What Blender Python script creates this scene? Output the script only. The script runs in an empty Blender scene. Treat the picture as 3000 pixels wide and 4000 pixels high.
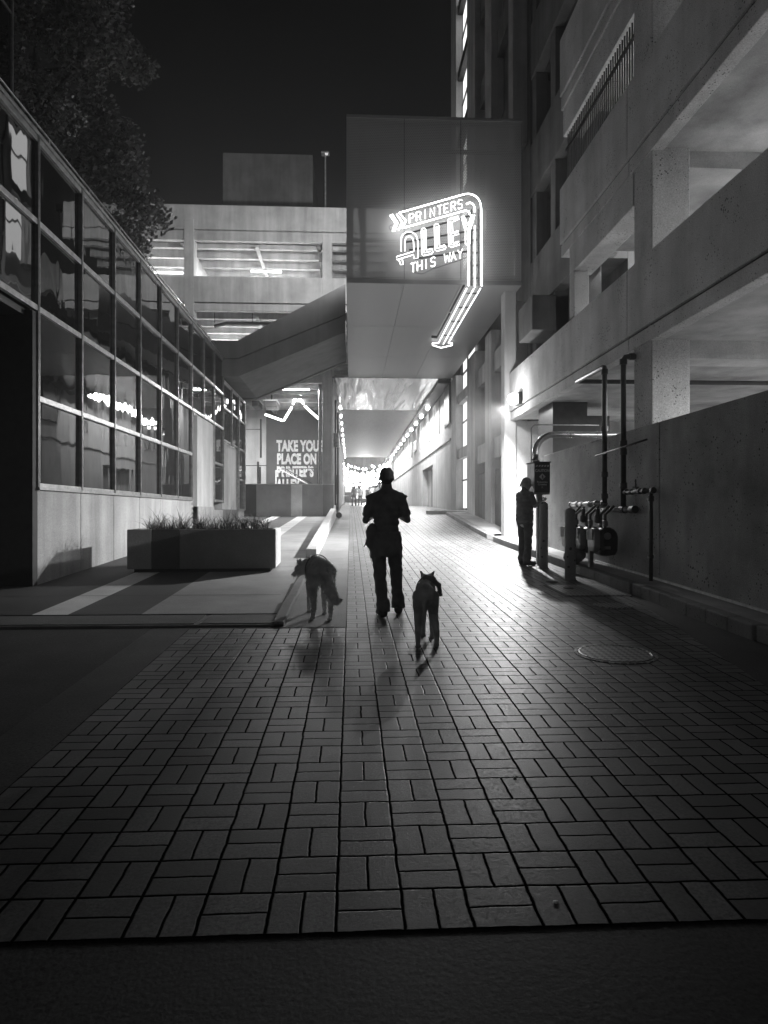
import bpy, bmesh, math, random
from mathutils import Vector, Matrix, noise
random.seed(7)
R = math.radians
scene = bpy.context.scene
C = scene.collection

# ------------------------------------------------------------------ camera
FPX, YAW, CAMZ = 2650.0, R(2.81), 1.52
cam_d = bpy.data.cameras.new('camera')
cam = bpy.data.objects.new('camera', cam_d); C.objects.link(cam)
cam_d.sensor_fit = 'HORIZONTAL'; cam_d.sensor_width = 36.0
cam_d.lens = 36.0 * FPX / 3000.0
cam_d.clip_start = 0.05; cam_d.clip_end = 600
cam.location = (0, 0, CAMZ); cam.rotation_euler = (R(90), 0, -YAW)
scene.camera = cam
scene.render.resolution_x = 768; scene.render.resolution_y = 1024

# ------------------------------------------------------------------ world (night sky, faint city glow)
w = bpy.data.worlds.new("World"); scene.world = w; w.use_nodes = True
nt = w.node_tree; nt.nodes.clear()
wo = nt.nodes.new('ShaderNodeOutputWorld'); bg = nt.nodes.new('ShaderNodeBackground')
tc = nt.nodes.new('ShaderNodeTexCoord'); sp = nt.nodes.new('ShaderNodeSeparateXYZ'); rp = nt.nodes.new('ShaderNodeValToRGB')
nt.links.new(tc.outputs['Generated'], sp.inputs[0]); nt.links.new(sp.outputs['Z'], rp.inputs[0])
rp.color_ramp.elements[0].position = 0.0; rp.color_ramp.elements[0].color = (.009, .009, .009, 1)
rp.color_ramp.elements[1].position = 0.65; rp.color_ramp.elements[1].color = (.0006, .0006, .0006, 1)
# the lit city behind the camera: a broad low glow towards -Y
mb_ = nt.nodes.new('ShaderNodeMapRange'); mb_.inputs[1].default_value = .0; mb_.inputs[2].default_value = 1.0; mb_.inputs[3].default_value = 0; mb_.inputs[4].default_value = .075
dt_ = nt.nodes.new('ShaderNodeVectorMath'); dt_.operation = 'DOT_PRODUCT'; nt.links.new(tc.outputs['Generated'], dt_.inputs[0]); dt_.inputs[1].default_value = (-.72, -.69, -.55)
nt.links.new(dt_.outputs['Value'], mb_.inputs[0])
ad_ = nt.nodes.new('ShaderNodeVectorMath'); ad_.operation = 'ADD'; nt.links.new(rp.outputs[0], ad_.inputs[0]); nt.links.new(mb_.outputs[0], ad_.inputs[1])
nt.links.new(ad_.outputs[0], bg.inputs[0]); bg.inputs[1].default_value = 1.0
nt.links.new(bg.outputs[0], wo.inputs[0])
scene.view_settings.view_transform = 'Standard'; scene.view_settings.look = 'None'
scene.view_settings.exposure = 0.5; scene.view_settings.gamma = 1.0

def lamp(name, kind, loc, energy, size=.1, rot=(0, 0, 0), size_y=None, spot=None, blend=.5, spread=None):
    d = bpy.data.lights.new(name, kind); d.energy = energy; d.color = (1, 1, 1)
    if kind == 'AREA':
        d.shape = 'RECTANGLE'; d.size = size; d.size_y = size_y or size
        if spread: d.spread = R(spread)
    else:
        d.shadow_soft_size = size
    if kind == 'SPOT': d.spot_size = R(spot or 120); d.spot_blend = blend
    o = bpy.data.objects.new(name, d); C.objects.link(o); o.location = loc; o.rotation_euler = rot
    return o

LAMPX, LAMPY, LAMPZ = 4.30, 18.2, 4.56          # wall pack on the parking deck: the key light
wl = lamp('wall_pack_light', 'SPOT', (LAMPX - .12, LAMPY, LAMPZ - .16), 5100, .07, spot=158, blend=1.0)
wl.rotation_euler = Vector((-.6, .02, -.8)).to_track_quat('-Z', 'Y').to_euler()
lamp('wall_pack_spill', 'POINT', (LAMPX - .22, LAMPY, LAMPZ - .04), 75, .07)
bl = lamp('added_fill_spot', 'SPOT', (.35, 24.6, 12.2), 2300, .1, spot=150, blend=.7)  # added spot to brighten the far garage, its source is made up
bl.rotation_euler = Vector((-.5, 1, .1)).to_track_quat('-Z', 'Y').to_euler()
lamp('tunnel_light_near', 'AREA', (3.8, 42, 7.6), 1000, .6, (0, R(12), 0), 12)
lamp('tunnel_light_far', 'AREA', (3.8, 66, 7.6), 1700, .6, (0, R(12), 0), 22)
lamp('tunnel_light_side', 'AREA', (-.5, 50, 7.5), 250, .5, (0, R(-25), 0), 24)
lamp('string_light_pool', 'POINT', (2, 92, 7.0), 1500, .8)
lamp('string_light_pool', 'POINT', (1.5, 84, 5.2), 700, .5)

# ------------------------------------------------------------------ helpers
def gz(y):
    return .036 * y if y < 55 else .036 * 55 + .02 * (y - 55)
def sm(t): t = max(0, min(1, t)); return t * t * (3 - 2 * t)
def zg(x, y):
    b = .40 * sm((y - 18) / 13) * (1 - sm((y - 38) / 20))
    return gz(y) + b * sm((x - .3) / 4.0)
def zp(y): return .27 + .041 * (y - 7.5)
def ray(px, py):
    u = (px - 1500) / FPX; v = (2000 - py) / FPX
    return Vector((math.sin(YAW) + u * math.cos(YAW), math.cos(YAW) - u * math.sin(YAW), v))
def atY(px, py, Y):
    d = ray(px, py); t = Y / d.y; return Vector((d.x * t, Y, CAMZ + d.z * t))
def atZ(px, py, Z):
    d = ray(px, py); t = (Z - CAMZ) / d.z; return Vector((d.x * t, d.y * t, Z))
def XatY(px, Y): return atY(px, 2000, Y).x
def ZatY(py, Y, px=1500): return atY(px, py, Y).z

def origin(o):
    v = Vector((0, 0, 0))
    while o is not None: v += o.location; o = o.parent
    return v

class MB:
    def __init__(s): s.v = []; s.f = []; s.m = []; s.cur = 0
    def add(s, vs, fs):
        n = len(s.v); s.v += [tuple(v) for v in vs]
        for f in fs: s.f.append(tuple(i + n for i in f)); s.m.append(s.cur)
        return s
    def box(s, x0, x1, y0, y1, z0, z1):
        return s.add([(x0,y0,z0),(x1,y0,z0),(x1,y1,z0),(x0,y1,z0),(x0,y0,z1),(x1,y0,z1),(x1,y1,z1),(x0,y1,z1)],
                     [(0,3,2,1),(4,5,6,7),(0,1,5,4),(1,2,6,5),(2,3,7,6),(3,0,4,7)])
    def prism(s, poly, axis, a, b):
        n = len(poly)
        def P(p, t):
            if axis == 'y': return (p[0], t, p[1])
            if axis == 'x': return (t, p[0], p[1])
            return (p[0], p[1], t)
        vs = [P(p, a) for p in poly] + [P(p, b) for p in poly]
        fs = [tuple(range(n)), tuple(range(2*n-1, n-1, -1))] + [(i, i+n, (i+1) % n + n, (i+1) % n) for i in range(n)]
        return s.add(vs, fs)
    def tube(s, pts, r, n=8, closed=False, cap=True):
        pts = [Vector(p) for p in pts]
        rs = r if isinstance(r, (list, tuple)) else [r] * len(pts)
        m = len(pts); rings = []; up = None
        for i, p in enumerate(pts):
            if closed: t = (pts[(i+1) % m] - pts[i-1])
            else: t = pts[min(i+1, m-1)] - pts[max(i-1, 0)]
            if t.length < 1e-9: t = Vector((0, 0, 1))
            t.normalize()
            if up is None:
                up = Vector((0, 0, 1)) if abs(t.z) < .9 else Vector((1, 0, 0))
            a = up - t * up.dot(t)
            if a.length < 1e-6: a = t.orthogonal()
            a.normalize(); up = a; b = t.cross(a)
            rings.append([p + (a * math.cos(2*math.pi*k/n) + b * math.sin(2*math.pi*k/n)) * rs[i] for k in range(n)])
        vs = [v for rg in rings for v in rg]; fs = []
        for i in range(m if closed else m - 1):
            j = (i + 1) % m
            for k in range(n):
                l = (k + 1) % n; fs.append((i*n+k, i*n+l, j*n+l, j*n+k))
        if cap and not closed: fs += [tuple(range(n-1, -1, -1)), tuple((m-1)*n + k for k in range(n))]
        return s.add(vs, fs)
    def lathe(s, c, prof, n=24, axis='z'):
        vs = []; fs = []
        for (r, h) in prof:
            for k in range(n):
                a = 2*math.pi*k/n
                p = (r*math.cos(a), r*math.sin(a), h)
                if axis == 'x': p = (h, p[0], p[1])
                if axis == 'y': p = (p[0], h, p[1])
                vs.append((c[0]+p[0], c[1]+p[1], c[2]+p[2]))
        for i in range(len(prof)-1):
            for k in range(n):
                l = (k+1) % n; fs.append((i*n+k, i*n+l, (i+1)*n+l, (i+1)*n+k))
        fs += [tuple(range(n-1, -1, -1)), tuple((len(prof)-1)*n+k for k in range(n))]
        return s.add(vs, fs)
    def ell(s, c, r, n=12, m=8, rot=None):
        vs = []; fs = []
        for i in range(1, m):
            th = math.pi*i/m
            for k in range(n):
                a = 2*math.pi*k/n
                p = Vector((r[0]*math.sin(th)*math.cos(a), r[1]*math.sin(th)*math.sin(a), r[2]*math.cos(th)))
                if rot is not None: p = rot @ p
                vs.append(Vector(c) + p)
        t = Vector((0, 0, r[2])); b = Vector((0, 0, -r[2]))
        if rot is not None: t = rot @ t; b = rot @ b
        vs += [Vector(c)+t, Vector(c)+b]; T = len(vs)-2; B = T+1
        for i in range(m-2):
            for k in range(n):
                l = (k+1) % n; fs.append((i*n+k, (i+1)*n+k, (i+1)*n+l, i*n+l))
        for k in range(n):
            l = (k+1) % n; fs.append((T, k, l)); fs.append((B, (m-2)*n+l, (m-2)*n+k))
        return s.add(vs, fs)
    def cap(s, a, b, ra, rb, n=12):
        a = Vector(a); b = Vector(b)
        s.tube([a, b], [ra, rb], n)
        s.ell(a, (ra*1.0,)*3, n, 8); s.ell(b, (rb*1.0,)*3, n, 8); return s
    def sheet(s, x0, x1, y0, y1, zf, nx, ny):
        vs = [(x0+(x1-x0)*i/nx, y0+(y1-y0)*j/ny) for j in range(ny+1) for i in range(nx+1)]
        return s.add([(x, y, zf(x, y)) for x, y in vs], [(j*(nx+1)+i, j*(nx+1)+i+1, (j+1)*(nx+1)+i+1, (j+1)*(nx+1)+i) for j in range(ny) for i in range(nx)])
    def xf(s, M):
        s.v = [tuple(M @ Vector(v)) for v in s.v]; return s
    def build(s, name, mat, parent=None, smooth=False, bevel=0, org=None, recalc=True):
        me = bpy.data.meshes.new(name)
        if parent is not None: o0 = origin(parent)
        elif org is not None: o0 = Vector(org)
        else:
            xs = [v[0] for v in s.v]; ys = [v[1] for v in s.v]; zs = [v[2] for v in s.v]
            o0 = Vector(((min(xs)+max(xs))/2, (min(ys)+max(ys))/2, min(zs)))
        me.from_pydata([(v[0]-o0.x, v[1]-o0.y, v[2]-o0.z) for v in s.v], [], s.f)
        if recalc:
            bm = bmesh.new(); bm.from_mesh(me); bmesh.ops.recalc_face_normals(bm, faces=bm.faces); bm.to_mesh(me); bm.free()
        mats = mat if isinstance(mat, (list, tuple)) else [mat]
        for m in mats: me.materials.append(m)
        if len(mats) > 1:
            for p, k in zip(me.polygons, s.m): p.material_index = k
        if smooth:
            for p in me.polygons: p.use_smooth = True
        o = bpy.data.objects.new(name, me); C.objects.link(o)
        if parent is not None: o.parent = parent
        else: o.location = o0
        if bevel:
            b = o.modifiers.new('bevel', 'BEVEL'); b.width = bevel; b.segments = 2; b.limit_method = 'ANGLE'; b.angle_limit = R(40)
        return o

def tag(o, label=None, cat=None, group=None, kind=None):
    if label: o['label'] = label
    if cat: o['category'] = cat
    if group: o['group'] = group
    if kind: o['kind'] = kind
    return o
def thing(name, loc, label, cat, group=None):
    o = bpy.data.objects.new(name, None); C.objects.link(o); o.location = loc; o.empty_display_size = .2
    return tag(o, label, cat, group)
def copy_tree(o, parent=None):
    c = o.copy(); C.objects.link(c); c.parent = parent
    for ch in list(o.children): copy_tree(ch, c)
    return c
def remesh(o, voxel, smooth_it=6, fac=.5, disp=0, dscale=.05):
    m = o.modifiers.new('r', 'REMESH'); m.mode = 'VOXEL'; m.voxel_size = voxel; m.use_smooth_shade = True
    s_ = o.modifiers.new('s', 'SMOOTH'); s_.iterations = smooth_it; s_.factor = fac
    dg = bpy.context.evaluated_depsgraph_get(); dg.update()
    me = bpy.data.meshes.new_from_object(o.evaluated_get(dg))
    o.modifiers.clear(); old = o.data; o.data = me; bpy.data.meshes.remove(old)
    if disp:
        for v, nrm in zip(me.vertices, [Vector(v.normal) for v in me.vertices]):
            v.co += nrm * disp * noise.noise(v.co / dscale)
    for p in me.polygons: p.use_smooth = True
    return o

def text_mesh(name, body, size, mat, parent, loc, rot, extrude=.004, sx=1.0, bold=0.0, align='LEFT', space=1.0):
    cu = bpy.data.curves.new(name, 'FONT'); cu.body = body; cu.size = size; cu.extrude = extrude; cu.offset = bold
    cu.align_x = align; cu.space_character = space
    t = bpy.data.objects.new(name, cu); C.objects.link(t)
    dg = bpy.context.evaluated_depsgraph_get(); dg.update()
    me = bpy.data.meshes.new_from_object(t.evaluated_get(dg))
    bpy.data.objects.remove(t); me.materials.clear(); me.materials.append(mat)
    M = Matrix.Translation(Vector(loc) - origin(parent)) @ rot.to_4x4() @ Matrix.Diagonal((sx, 1, 1, 1))
    me.transform(M)
    o = bpy.data.objects.new(name, me); C.objects.link(o); o.parent = parent
    return o
FACE_CAM = Matrix.Rotation(R(90), 3, 'X')      # text reads from -Y

# ------------------------------------------------------------------ materials
def g(v): return (v, v, v, 1)
def newmat(name):
    m = bpy.data.materials.new(name); m.use_nodes = True
    n = m.node_tree; return m, n, n.nodes['Principled BSDF'], n.links
def simple(name, v, rough=.6, metal=0, spec=.5, bump=0, bscale=60):
    m, n, b, L = newmat(name)
    b.inputs['Base Color'].default_value = g(v); b.inputs['Roughness'].default_value = rough; b.inputs['Metallic'].default_value = metal
    b.inputs['Specular IOR Level'].default_value = spec
    tc = n.nodes.new('ShaderNodeTexCoord'); nz = n.nodes.new('ShaderNodeTexNoise'); nz.inputs['Scale'].default_value = 9
    nz.inputs['Detail'].default_value = 6
    L.new(tc.outputs['Object'], nz.inputs['Vector'])
    mr = n.nodes.new('ShaderNodeMapRange'); mr.inputs[1].default_value = .3; mr.inputs[2].default_value = .7
    mr.inputs[3].default_value = v*.72; mr.inputs[4].default_value = v*1.22
    L.new(nz.outputs[0], mr.inputs[0]); L.new(mr.outputs[0], b.inputs['Base Color'])
    if bump:
        n2 = n.nodes.new('ShaderNodeTexNoise'); n2.inputs['Scale'].default_value = bscale; n2.inputs['Detail'].default_value = 4
        L.new(tc.outputs['Object'], n2.inputs['Vector'])
        bp = n.nodes.new('ShaderNodeBump'); bp.inputs['Strength'].default_value = bump; bp.inputs['Distance'].default_value = .01
        L.new(n2.outputs[0], bp.inputs['Height']); L.new(bp.outputs[0], b.inputs['Normal'])
    return m
def concrete(name, v, pits=0, var=.3, streak=.3, rough=.85, pscale=9, fine=.15, bump=.4):
    m, n, b, L = newmat(name)
    N = n.nodes.new
    tc = N('ShaderNodeTexCoord')
    def nz(scale, det=6, vec=None, ro=.6):
        x = N('ShaderNodeTexNoise'); x.inputs['Scale'].default_value = scale; x.inputs['Detail'].default_value = det; x.inputs['Roughness'].default_value = ro
        L.new(vec or tc.outputs['Object'], x.inputs['Vector']); return x.outputs[0]
    def mul(a, bb):
        x = N('ShaderNodeMath'); x.operation = 'MULTIPLY'; L.new(a, x.inputs[0])
        if isinstance(bb, float): x.inputs[1].default_value = bb
        else: L.new(bb, x.inputs[1])
        return x.outputs[0]
    def rng(a, lo, hi, o0, o1):
        x = N('ShaderNodeMapRange'); x.inputs[1].default_value = lo; x.inputs[2].default_value = hi; x.inputs[3].default_value = o0; x.inputs[4].default_value = o1
        L.new(a, x.inputs[0]); return x.outputs[0]
    big = rng(nz(.9, 8), .3, .7, v*(1-var), v*(1+var))
    f = rng(nz(70, 3), .3, .7, 1-fine, 1+fine)
    col = mul(big, f)
    mp = N('ShaderNodeMapping'); mp.inputs['Scale'].default_value = (1.3, 1.3, .10); L.new(tc.outputs['Object'], mp.inputs[0])
    st = rng(nz(1.6, 6, mp.outputs[0]), .35, .62, 1-streak, 1.05)
    col = mul(col, st)
    hgt = nz(45, 5)
    if pits:
        vo = N('ShaderNodeTexVoronoi'); vo.inputs['Scale'].default_value = pscale
        L.new(tc.outputs['Object'], vo.inputs['Vector'])
        # size of a pit varies with noise
        thr = rng(nz(1.7, 4), .36, .66, 0.03*pits, .27*pits)
        lt = N('ShaderNodeMath'); lt.operation = 'LESS_THAN'; L.new(vo.outputs['Distance'], lt.inputs[0]); L.new(thr, lt.inputs[1])
        col = mul(col, rng(lt.outputs[0], 0, 1, 1, .28))
        hh = N('ShaderNodeMath'); hh.operation = 'SUBTRACT'; L.new(hgt, hh.inputs[0]); L.new(lt.outputs[0], hh.inputs[1]); hgt = hh.outputs[0]
    L.new(col, b.inputs['Base Color']); b.inputs['Roughness'].default_value = rough; b.inputs['Specular IOR Level'].default_value = .3
    bp = N('ShaderNodeBump'); bp.inputs['Strength'].default_value = bump; bp.inputs['Distance'].default_value = .012
    L.new(hgt, bp.inputs['Height']); L.new(bp.outputs[0], b.inputs['Normal'])
    return m
def emit(name, s):
    m = bpy.data.materials.new(name); m.use_nodes = True; n = m.node_tree; n.nodes.clear()
    o = n.nodes.new('ShaderNodeOutputMaterial'); e = n.nodes.new('ShaderNodeEmission'); e.inputs[0].default_value = g(1); e.inputs[1].default_value = s
    n.links.new(e.outputs[0], o.inputs[0]); return m

M_CONC = concrete('plain_concrete', .42, 0, .22, .3)
M_CONCL = concrete('pale_concrete', .46, 0, .15, .2)
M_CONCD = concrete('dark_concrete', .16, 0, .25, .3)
M_PIT = concrete('pitted_precast_concrete', .50, 1.0, .22, .16, pscale=19, fine=.3)
M_PITW = concrete('pitted_wall_concrete', .29, 1.0, .42, .15, pscale=15, fine=.3)
M_SOFF = concrete('stained_soffit_concrete', .38, .3, .45, .1)
M_BASE = concrete('exposed_aggregate_base', .35, .4, .18, .3, pscale=24, fine=.3)
M_KERB = concrete('kerb_stone', .20, .8, .3, .1, pscale=20)
M_WALK = concrete('sidewalk_concrete', .30, .5, .3, 0, pscale=16)
M_RAMP = concrete('ramp_concrete', .20, 0, .12, .15)
M_ASPH = concrete('asphalt', .03, .8, .5, 0, pscale=45, fine=.6, bump=.3)
M_APRON = concrete('apron_concrete', .034, 1.0, .5, 0, pscale=30, fine=.55, rough=.6, bump=.2)
M_STRIP = concrete('gutter_concrete', .19, .4, .22, 0, pscale=30, rough=.7)
M_BMET = simple('black_metal', .03, .38, .6)
M_PIPE = simple('painted_pipe', .045, .42, .3, .5, .3, 90)
M_PIPEL = simple('worn_grey_pipe', .28, .4, .7, .5, .2)
M_GREY = simple('grey_metal', .30, .4, .5)
M_ALU = simple('aluminium_mullion', .42, .32, .75)
M_WHITE = simple('white_paint', .75, .5)
M_GALV = simple('galvanised_duct', .62, .22, .9, .5, .1, 20)
M_DARKP = simple('dark_panel', .035, .5, .1)
M_BLACKWALL = simple('black_stone_wall', .018, .7)
M_BRONZE = simple('dark_bronze', .05, .45, .3)
M_SKIN = simple('skin', .16, .55, 0, .4)
M_SHIRT = simple('black_cloth', .16, .9, 0, .15, .5, 140)
M_TROUS = simple('dark_trousers', .13, .9, 0, .15, .5, 120)
M_CAMO = simple('mottled_trousers', .11, .9, 0, .15, .5, 120)
M_SHOE = simple('dark_shoe', .02, .6)
M_HAIR = simple('dark_hair', .04, .75, 0, .3, .8, 200)
M_LIGHTC = simple('light_cloth', .55, .9, 0, .2)
M_E5 = emit('lamp_glow', 9); M_E20 = emit('wall_pack_glow', 14); M_NEON = emit('neon_tube_glow', 7); M_EWIN = emit('lit_window_glow', 1.0)
M_BULB = emit('bulb_glow', 14); M_LED = emit('led_strip_glow', 9); M_ETUN = emit('tunnel_lamp_glow', 7)
M_MURW = concrete('mural_dark_paint', .11, 0, .2, .1)
M_NEONL = emit('letter_tube_glow', 3.2)
M_EDIM = emit('dim_window_glow', .5)

def glassmat():
    m, n, b, L = newmat('dark_reflective_glass')
    b.inputs['Base Color'].default_value = g(.006); b.inputs['Roughness'].default_value = .02
    b.inputs['IOR'].default_value = 2.0; b.inputs['Specular IOR Level'].default_value = .6
    tc = n.nodes.new('ShaderNodeTexCoord'); mp = n.nodes.new('ShaderNodeMapping'); mp.inputs['Scale'].default_value = (1, 1, .35)
    nz = n.nodes.new('ShaderNodeTexNoise'); nz.inputs['Scale'].default_value = 1.6; nz.inputs['Detail'].default_value = 1.5
    L.new(tc.outputs['Object'], mp.inputs[0]); L.new(mp.outputs[0], nz.inputs['Vector'])
    bp = n.nodes.new('ShaderNodeBump'); bp.inputs['Strength'].default_value = .06; bp.inputs['Distance'].default_value = .10
    L.new(nz.outputs[0], bp.inputs['Height']); L.new(bp.outputs[0], b.inputs['Normal'])
    return m
M_GLASS = glassmat()

def soffit_gloss(name, v, rough, wav):
    m, n, b, L = newmat(name)
    b.inputs['Base Color'].default_value = g(v); b.inputs['Roughness'].default_value = rough; b.inputs['Metallic'].default_value = .75
    tc = n.nodes.new('ShaderNodeTexCoord'); mp = n.nodes.new('ShaderNodeMapping'); mp.inputs['Scale'].default_value = (1.5, .16, 1)
    nz = n.nodes.new('ShaderNodeTexNoise'); nz.inputs['Scale'].default_value = 2.2; nz.inputs['Detail'].default_value = .6
    L.new(tc.outputs['Object'], mp.inputs[0]); L.new(mp.outputs[0], nz.inputs['Vector'])
    bp = n.nodes.new('ShaderNodeBump'); bp.inputs['Strength'].default_value = wav; bp.inputs['Distance'].default_value = .2
    L.new(nz.outputs[0], bp.inputs['Height']); L.new(bp.outputs[0], b.inputs['Normal'])
    return m
M_SOFG = soffit_gloss('wavy_glossy_metal_soffit', .5, .13, .25)
M_SOFS = soffit_gloss('satin_metal_soffit', .30, .42, .05)
M_DULL = simple('dull_metal_soffit', .28, .6, .0, .25)
M_SOFS.node_tree.nodes['Principled BSDF'].inputs['Metallic'].default_value = .3

def perfmat():
    m, n, b, L = newmat('perforated_metal_screen')
    b.inputs['Base Color'].default_value = g(.48); b.inputs['Roughness'].default_value = .6; b.inputs['Metallic'].default_value = .2
    N = n.nodes.new
    tc = N('ShaderNodeTexCoord'); sx = N('ShaderNodeSeparateXYZ'); L.new(tc.outputs['Object'], sx.inputs[0])
    def mth(op, a, bb=None):
        x = N('ShaderNodeMath'); x.operation = op
        for i, q in enumerate((a, bb)):
            if q is None: continue
            if isinstance(q, (int, float)): x.inputs[i].default_value = q
            else: L.new(q, x.inputs[i])
        return x.outputs[0]
    P = .052
    row = mth('FLOOR', mth('DIVIDE', sx.outputs['Z'], P*.87))
    off = mth('MULTIPLY', mth('MODULO', mth('ABSOLUTE', row), 2), .5)
    u = mth('SUBTRACT', mth('FRACT', mth('ADD', mth('DIVIDE', sx.outputs['X'], P), off)), .5)
    v = mth('MULTIPLY', mth('SUBTRACT', mth('FRACT', mth('DIVIDE', sx.outputs['Z'], P*.87)), .5), .87)
    d = mth('SQRT', mth('ADD', mth('MULTIPLY', u, u), mth('MULTIPLY', v, v)))
    hole = mth('LESS_THAN', d, .26)
    tr = N('ShaderNodeBsdfTransparent'); mx = N('ShaderNodeMixShader')
    L.new(hole, mx.inputs[0]); L.new(b.outputs[0], mx.inputs[1]); L.new(tr.outputs[0], mx.inputs[2])
    L.new(mx.outputs[0], n.nodes['Material Output'].inputs[0])
    return m
M_PERF = perfmat()

def brickmat():
    m, n, b, L = newmat('basket_weave_pavers')
    N = n.nodes.new
    def mth(op, a, bb=None, c=None):
        x = N('ShaderNodeMath'); x.operation = op
        for i, q in enumerate((a, bb, c)):
            if q is None: continue
            if isinstance(q, (int, float)): x.inputs[i].default_value = q
            else: L.new(q, x.inputs[i])
        return x.outputs[0]
    geo = N('ShaderNodeNewGeometry'); 
    wob = N('ShaderNodeTexNoise'); wob.inputs['Scale'].default_value = 9; wob.inputs['Detail'].default_value = 3
    L.new(geo.outputs['Position'], wob.inputs['Vector'])
    vm = N('ShaderNodeVectorMath'); vm.operation = 'SUBTRACT'; L.new(wob.outputs['Color'], vm.inputs[0]); vm.inputs[1].default_value = (.5, .5, .5)
    vs = N('ShaderNodeVectorMath'); vs.operation = 'SCALE'; L.new(vm.outputs[0], vs.inputs[0]); vs.inputs['Scale'].default_value = .015
    va = N('ShaderNodeVectorMath'); va.operation = 'ADD'; L.new(geo.outputs['Position'], va.inputs[0]); L.new(vs.outputs[0], va.inputs[1])
    sx = N('ShaderNodeSeparateXYZ'); L.new(va.outputs[0], sx.inputs[0])
    S = .24
    X = mth('DIVIDE', mth('ADD', sx.outputs['X'], .052 + S*60), S); Y = mth('DIVIDE', mth('ADD', sx.outputs['Y'], -2.32 + S*60), S)
    cx = mth('FLOOR', X); cy = mth('FLOOR', Y); u = mth('FRACT', X); v = mth('FRACT', Y)
    par = mth('MODULO', mth('ADD', cx, cy), 2)
    eu = mth('MINIMUM', u, mth('SUBTRACT', 1, u)); ev = mth('MINIMUM', v, mth('SUBTRACT', 1, v))
    e = mth('MINIMUM', eu, ev)
    mu = mth('ABSOLUTE', mth('SUBTRACT', u, .5)); mv = mth('ABSOLUTE', mth('SUBTRACT', v, .5))
    mid = mth('ADD', mth('MULTIPLY', par, mu), mth('MULTIPLY', mth('SUBTRACT', 1, par), mv))
    d = mth('MINIMUM', e, mth('MULTIPLY', mid, 1.15))
    face = N('ShaderNodeMapRange'); face.inputs[1].default_value = .020; face.inputs[2].default_value = .038; L.new(d, face.inputs[0])
    # brick id for per-brick tone
    half = mth('ADD', mth('MULTIPLY', par, mth('GREATER_THAN', u, .5)), mth('MULTIPLY', mth('SUBTRACT', 1, par), mth('GREATER_THAN', v, .5)))
    cmb = N('ShaderNodeCombineXYZ'); L.new(cx, cmb.inputs[0]); L.new(cy, cmb.inputs[1]); L.new(half, cmb.inputs[2])
    wn = N('ShaderNodeTexWhiteNoise'); L.new(cmb.outputs[0], wn.inputs['Vector'])
    big = N('ShaderNodeTexNoise'); big.inputs['Scale'].default_value = .8; big.inputs['Detail'].default_value = 7; L.new(geo.outputs['Position'], big.inputs['Vector'])
    fine = N('ShaderNodeTexNoise'); fine.inputs['Scale'].default_value = 75; fine.inputs['Detail'].default_value = 6; fine.inputs['Roughness'].default_value = .65; L.new(geo.outputs['Position'], fine.inputs['Vector'])
    def rng(a, lo, hi, o0, o1):
        x = N('ShaderNodeMapRange'); x.inputs[1].default_value = lo; x.inputs[2].default_value = hi; x.inputs[3].default_value = o0; x.inputs[4].default_value = o1
        L.new(a, x.inputs[0]); return x.outputs[0]
    col = mth('MULTIPLY', rng(wn.outputs[0], 0, 1, .048, .125), rng(big.outputs[0], .3, .7, .72, 1.2))
    col = mth('MULTIPLY', col, rng(fine.outputs[0], .36, .64, .42, 1.5))
    mps = N('ShaderNodeMapping'); mps.inputs['Scale'].default_value = (1.6, .16, 1); L.new(geo.outputs['Position'], mps.inputs[0])
    trk = N('ShaderNodeTexNoise'); trk.inputs['Scale'].default_value = 1.5; trk.inputs['Detail'].default_value = 6; L.new(mps.outputs[0], trk.inputs['Vector'])
    col = mth('MULTIPLY', col, rng(trk.outputs[0], .34, .62, .62, 1.12))
    dst = N('ShaderNodeVectorMath'); dst.operation = 'DISTANCE'; L.new(vs.outputs[0], dst.inputs[0])
    off_ = N('ShaderNodeVectorMath'); off_.operation = 'ADD'; L.new(va.outputs[0], off_.inputs[0]); 
    sc_ = N('ShaderNodeVectorMath'); sc_.operation = 'SCALE'; L.new(vm.outputs[0], sc_.inputs[0]); sc_.inputs['Scale'].default_value = .12; L.new(sc_.outputs[0], off_.inputs[1])
    L.new(off_.outputs[0], dst.inputs[0]); dst.inputs[1].default_value = (.78, 2.78, .10)
    col = mth('MULTIPLY', col, rng(dst.outputs['Value'], .08, .14, .3, 1))
    # a few dark grease spots
    vo = N('ShaderNodeTexVoronoi'); vo.inputs['Scale'].default_value = .55; L.new(geo.outputs['Position'], vo.inputs['Vector'])
    col = mth('MULTIPLY', col, rng(vo.outputs['Distance'], .05, .16, .35, 1))
    col = mth('MULTIPLY', col, rng(face.outputs[0], 0, 1, .03, 1))
    L.new(col, b.inputs['Base Color'])
    L.new(rng(fine.outputs[0], .36, .64, .34, .62), b.inputs['Roughness']); L.new(rng(face.outputs[0], 0, 1, .0, .5), b.inputs['Specular IOR Level'])
    h = mth('ADD', face.outputs[0], mth('MULTIPLY', fine.outputs[0], .8))
    h = mth('ADD', h, mth('MULTIPLY', wn.outputs[0], .12))
    bp = N('ShaderNodeBump'); bp.inputs['Strength'].default_value = .45; bp.inputs['Distance'].default_value = .003
    L.new(h, bp.inputs['Height']); L.new(bp.outputs[0], b.inputs['Normal'])
    return m
M_BRICK = brickmat()

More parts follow.
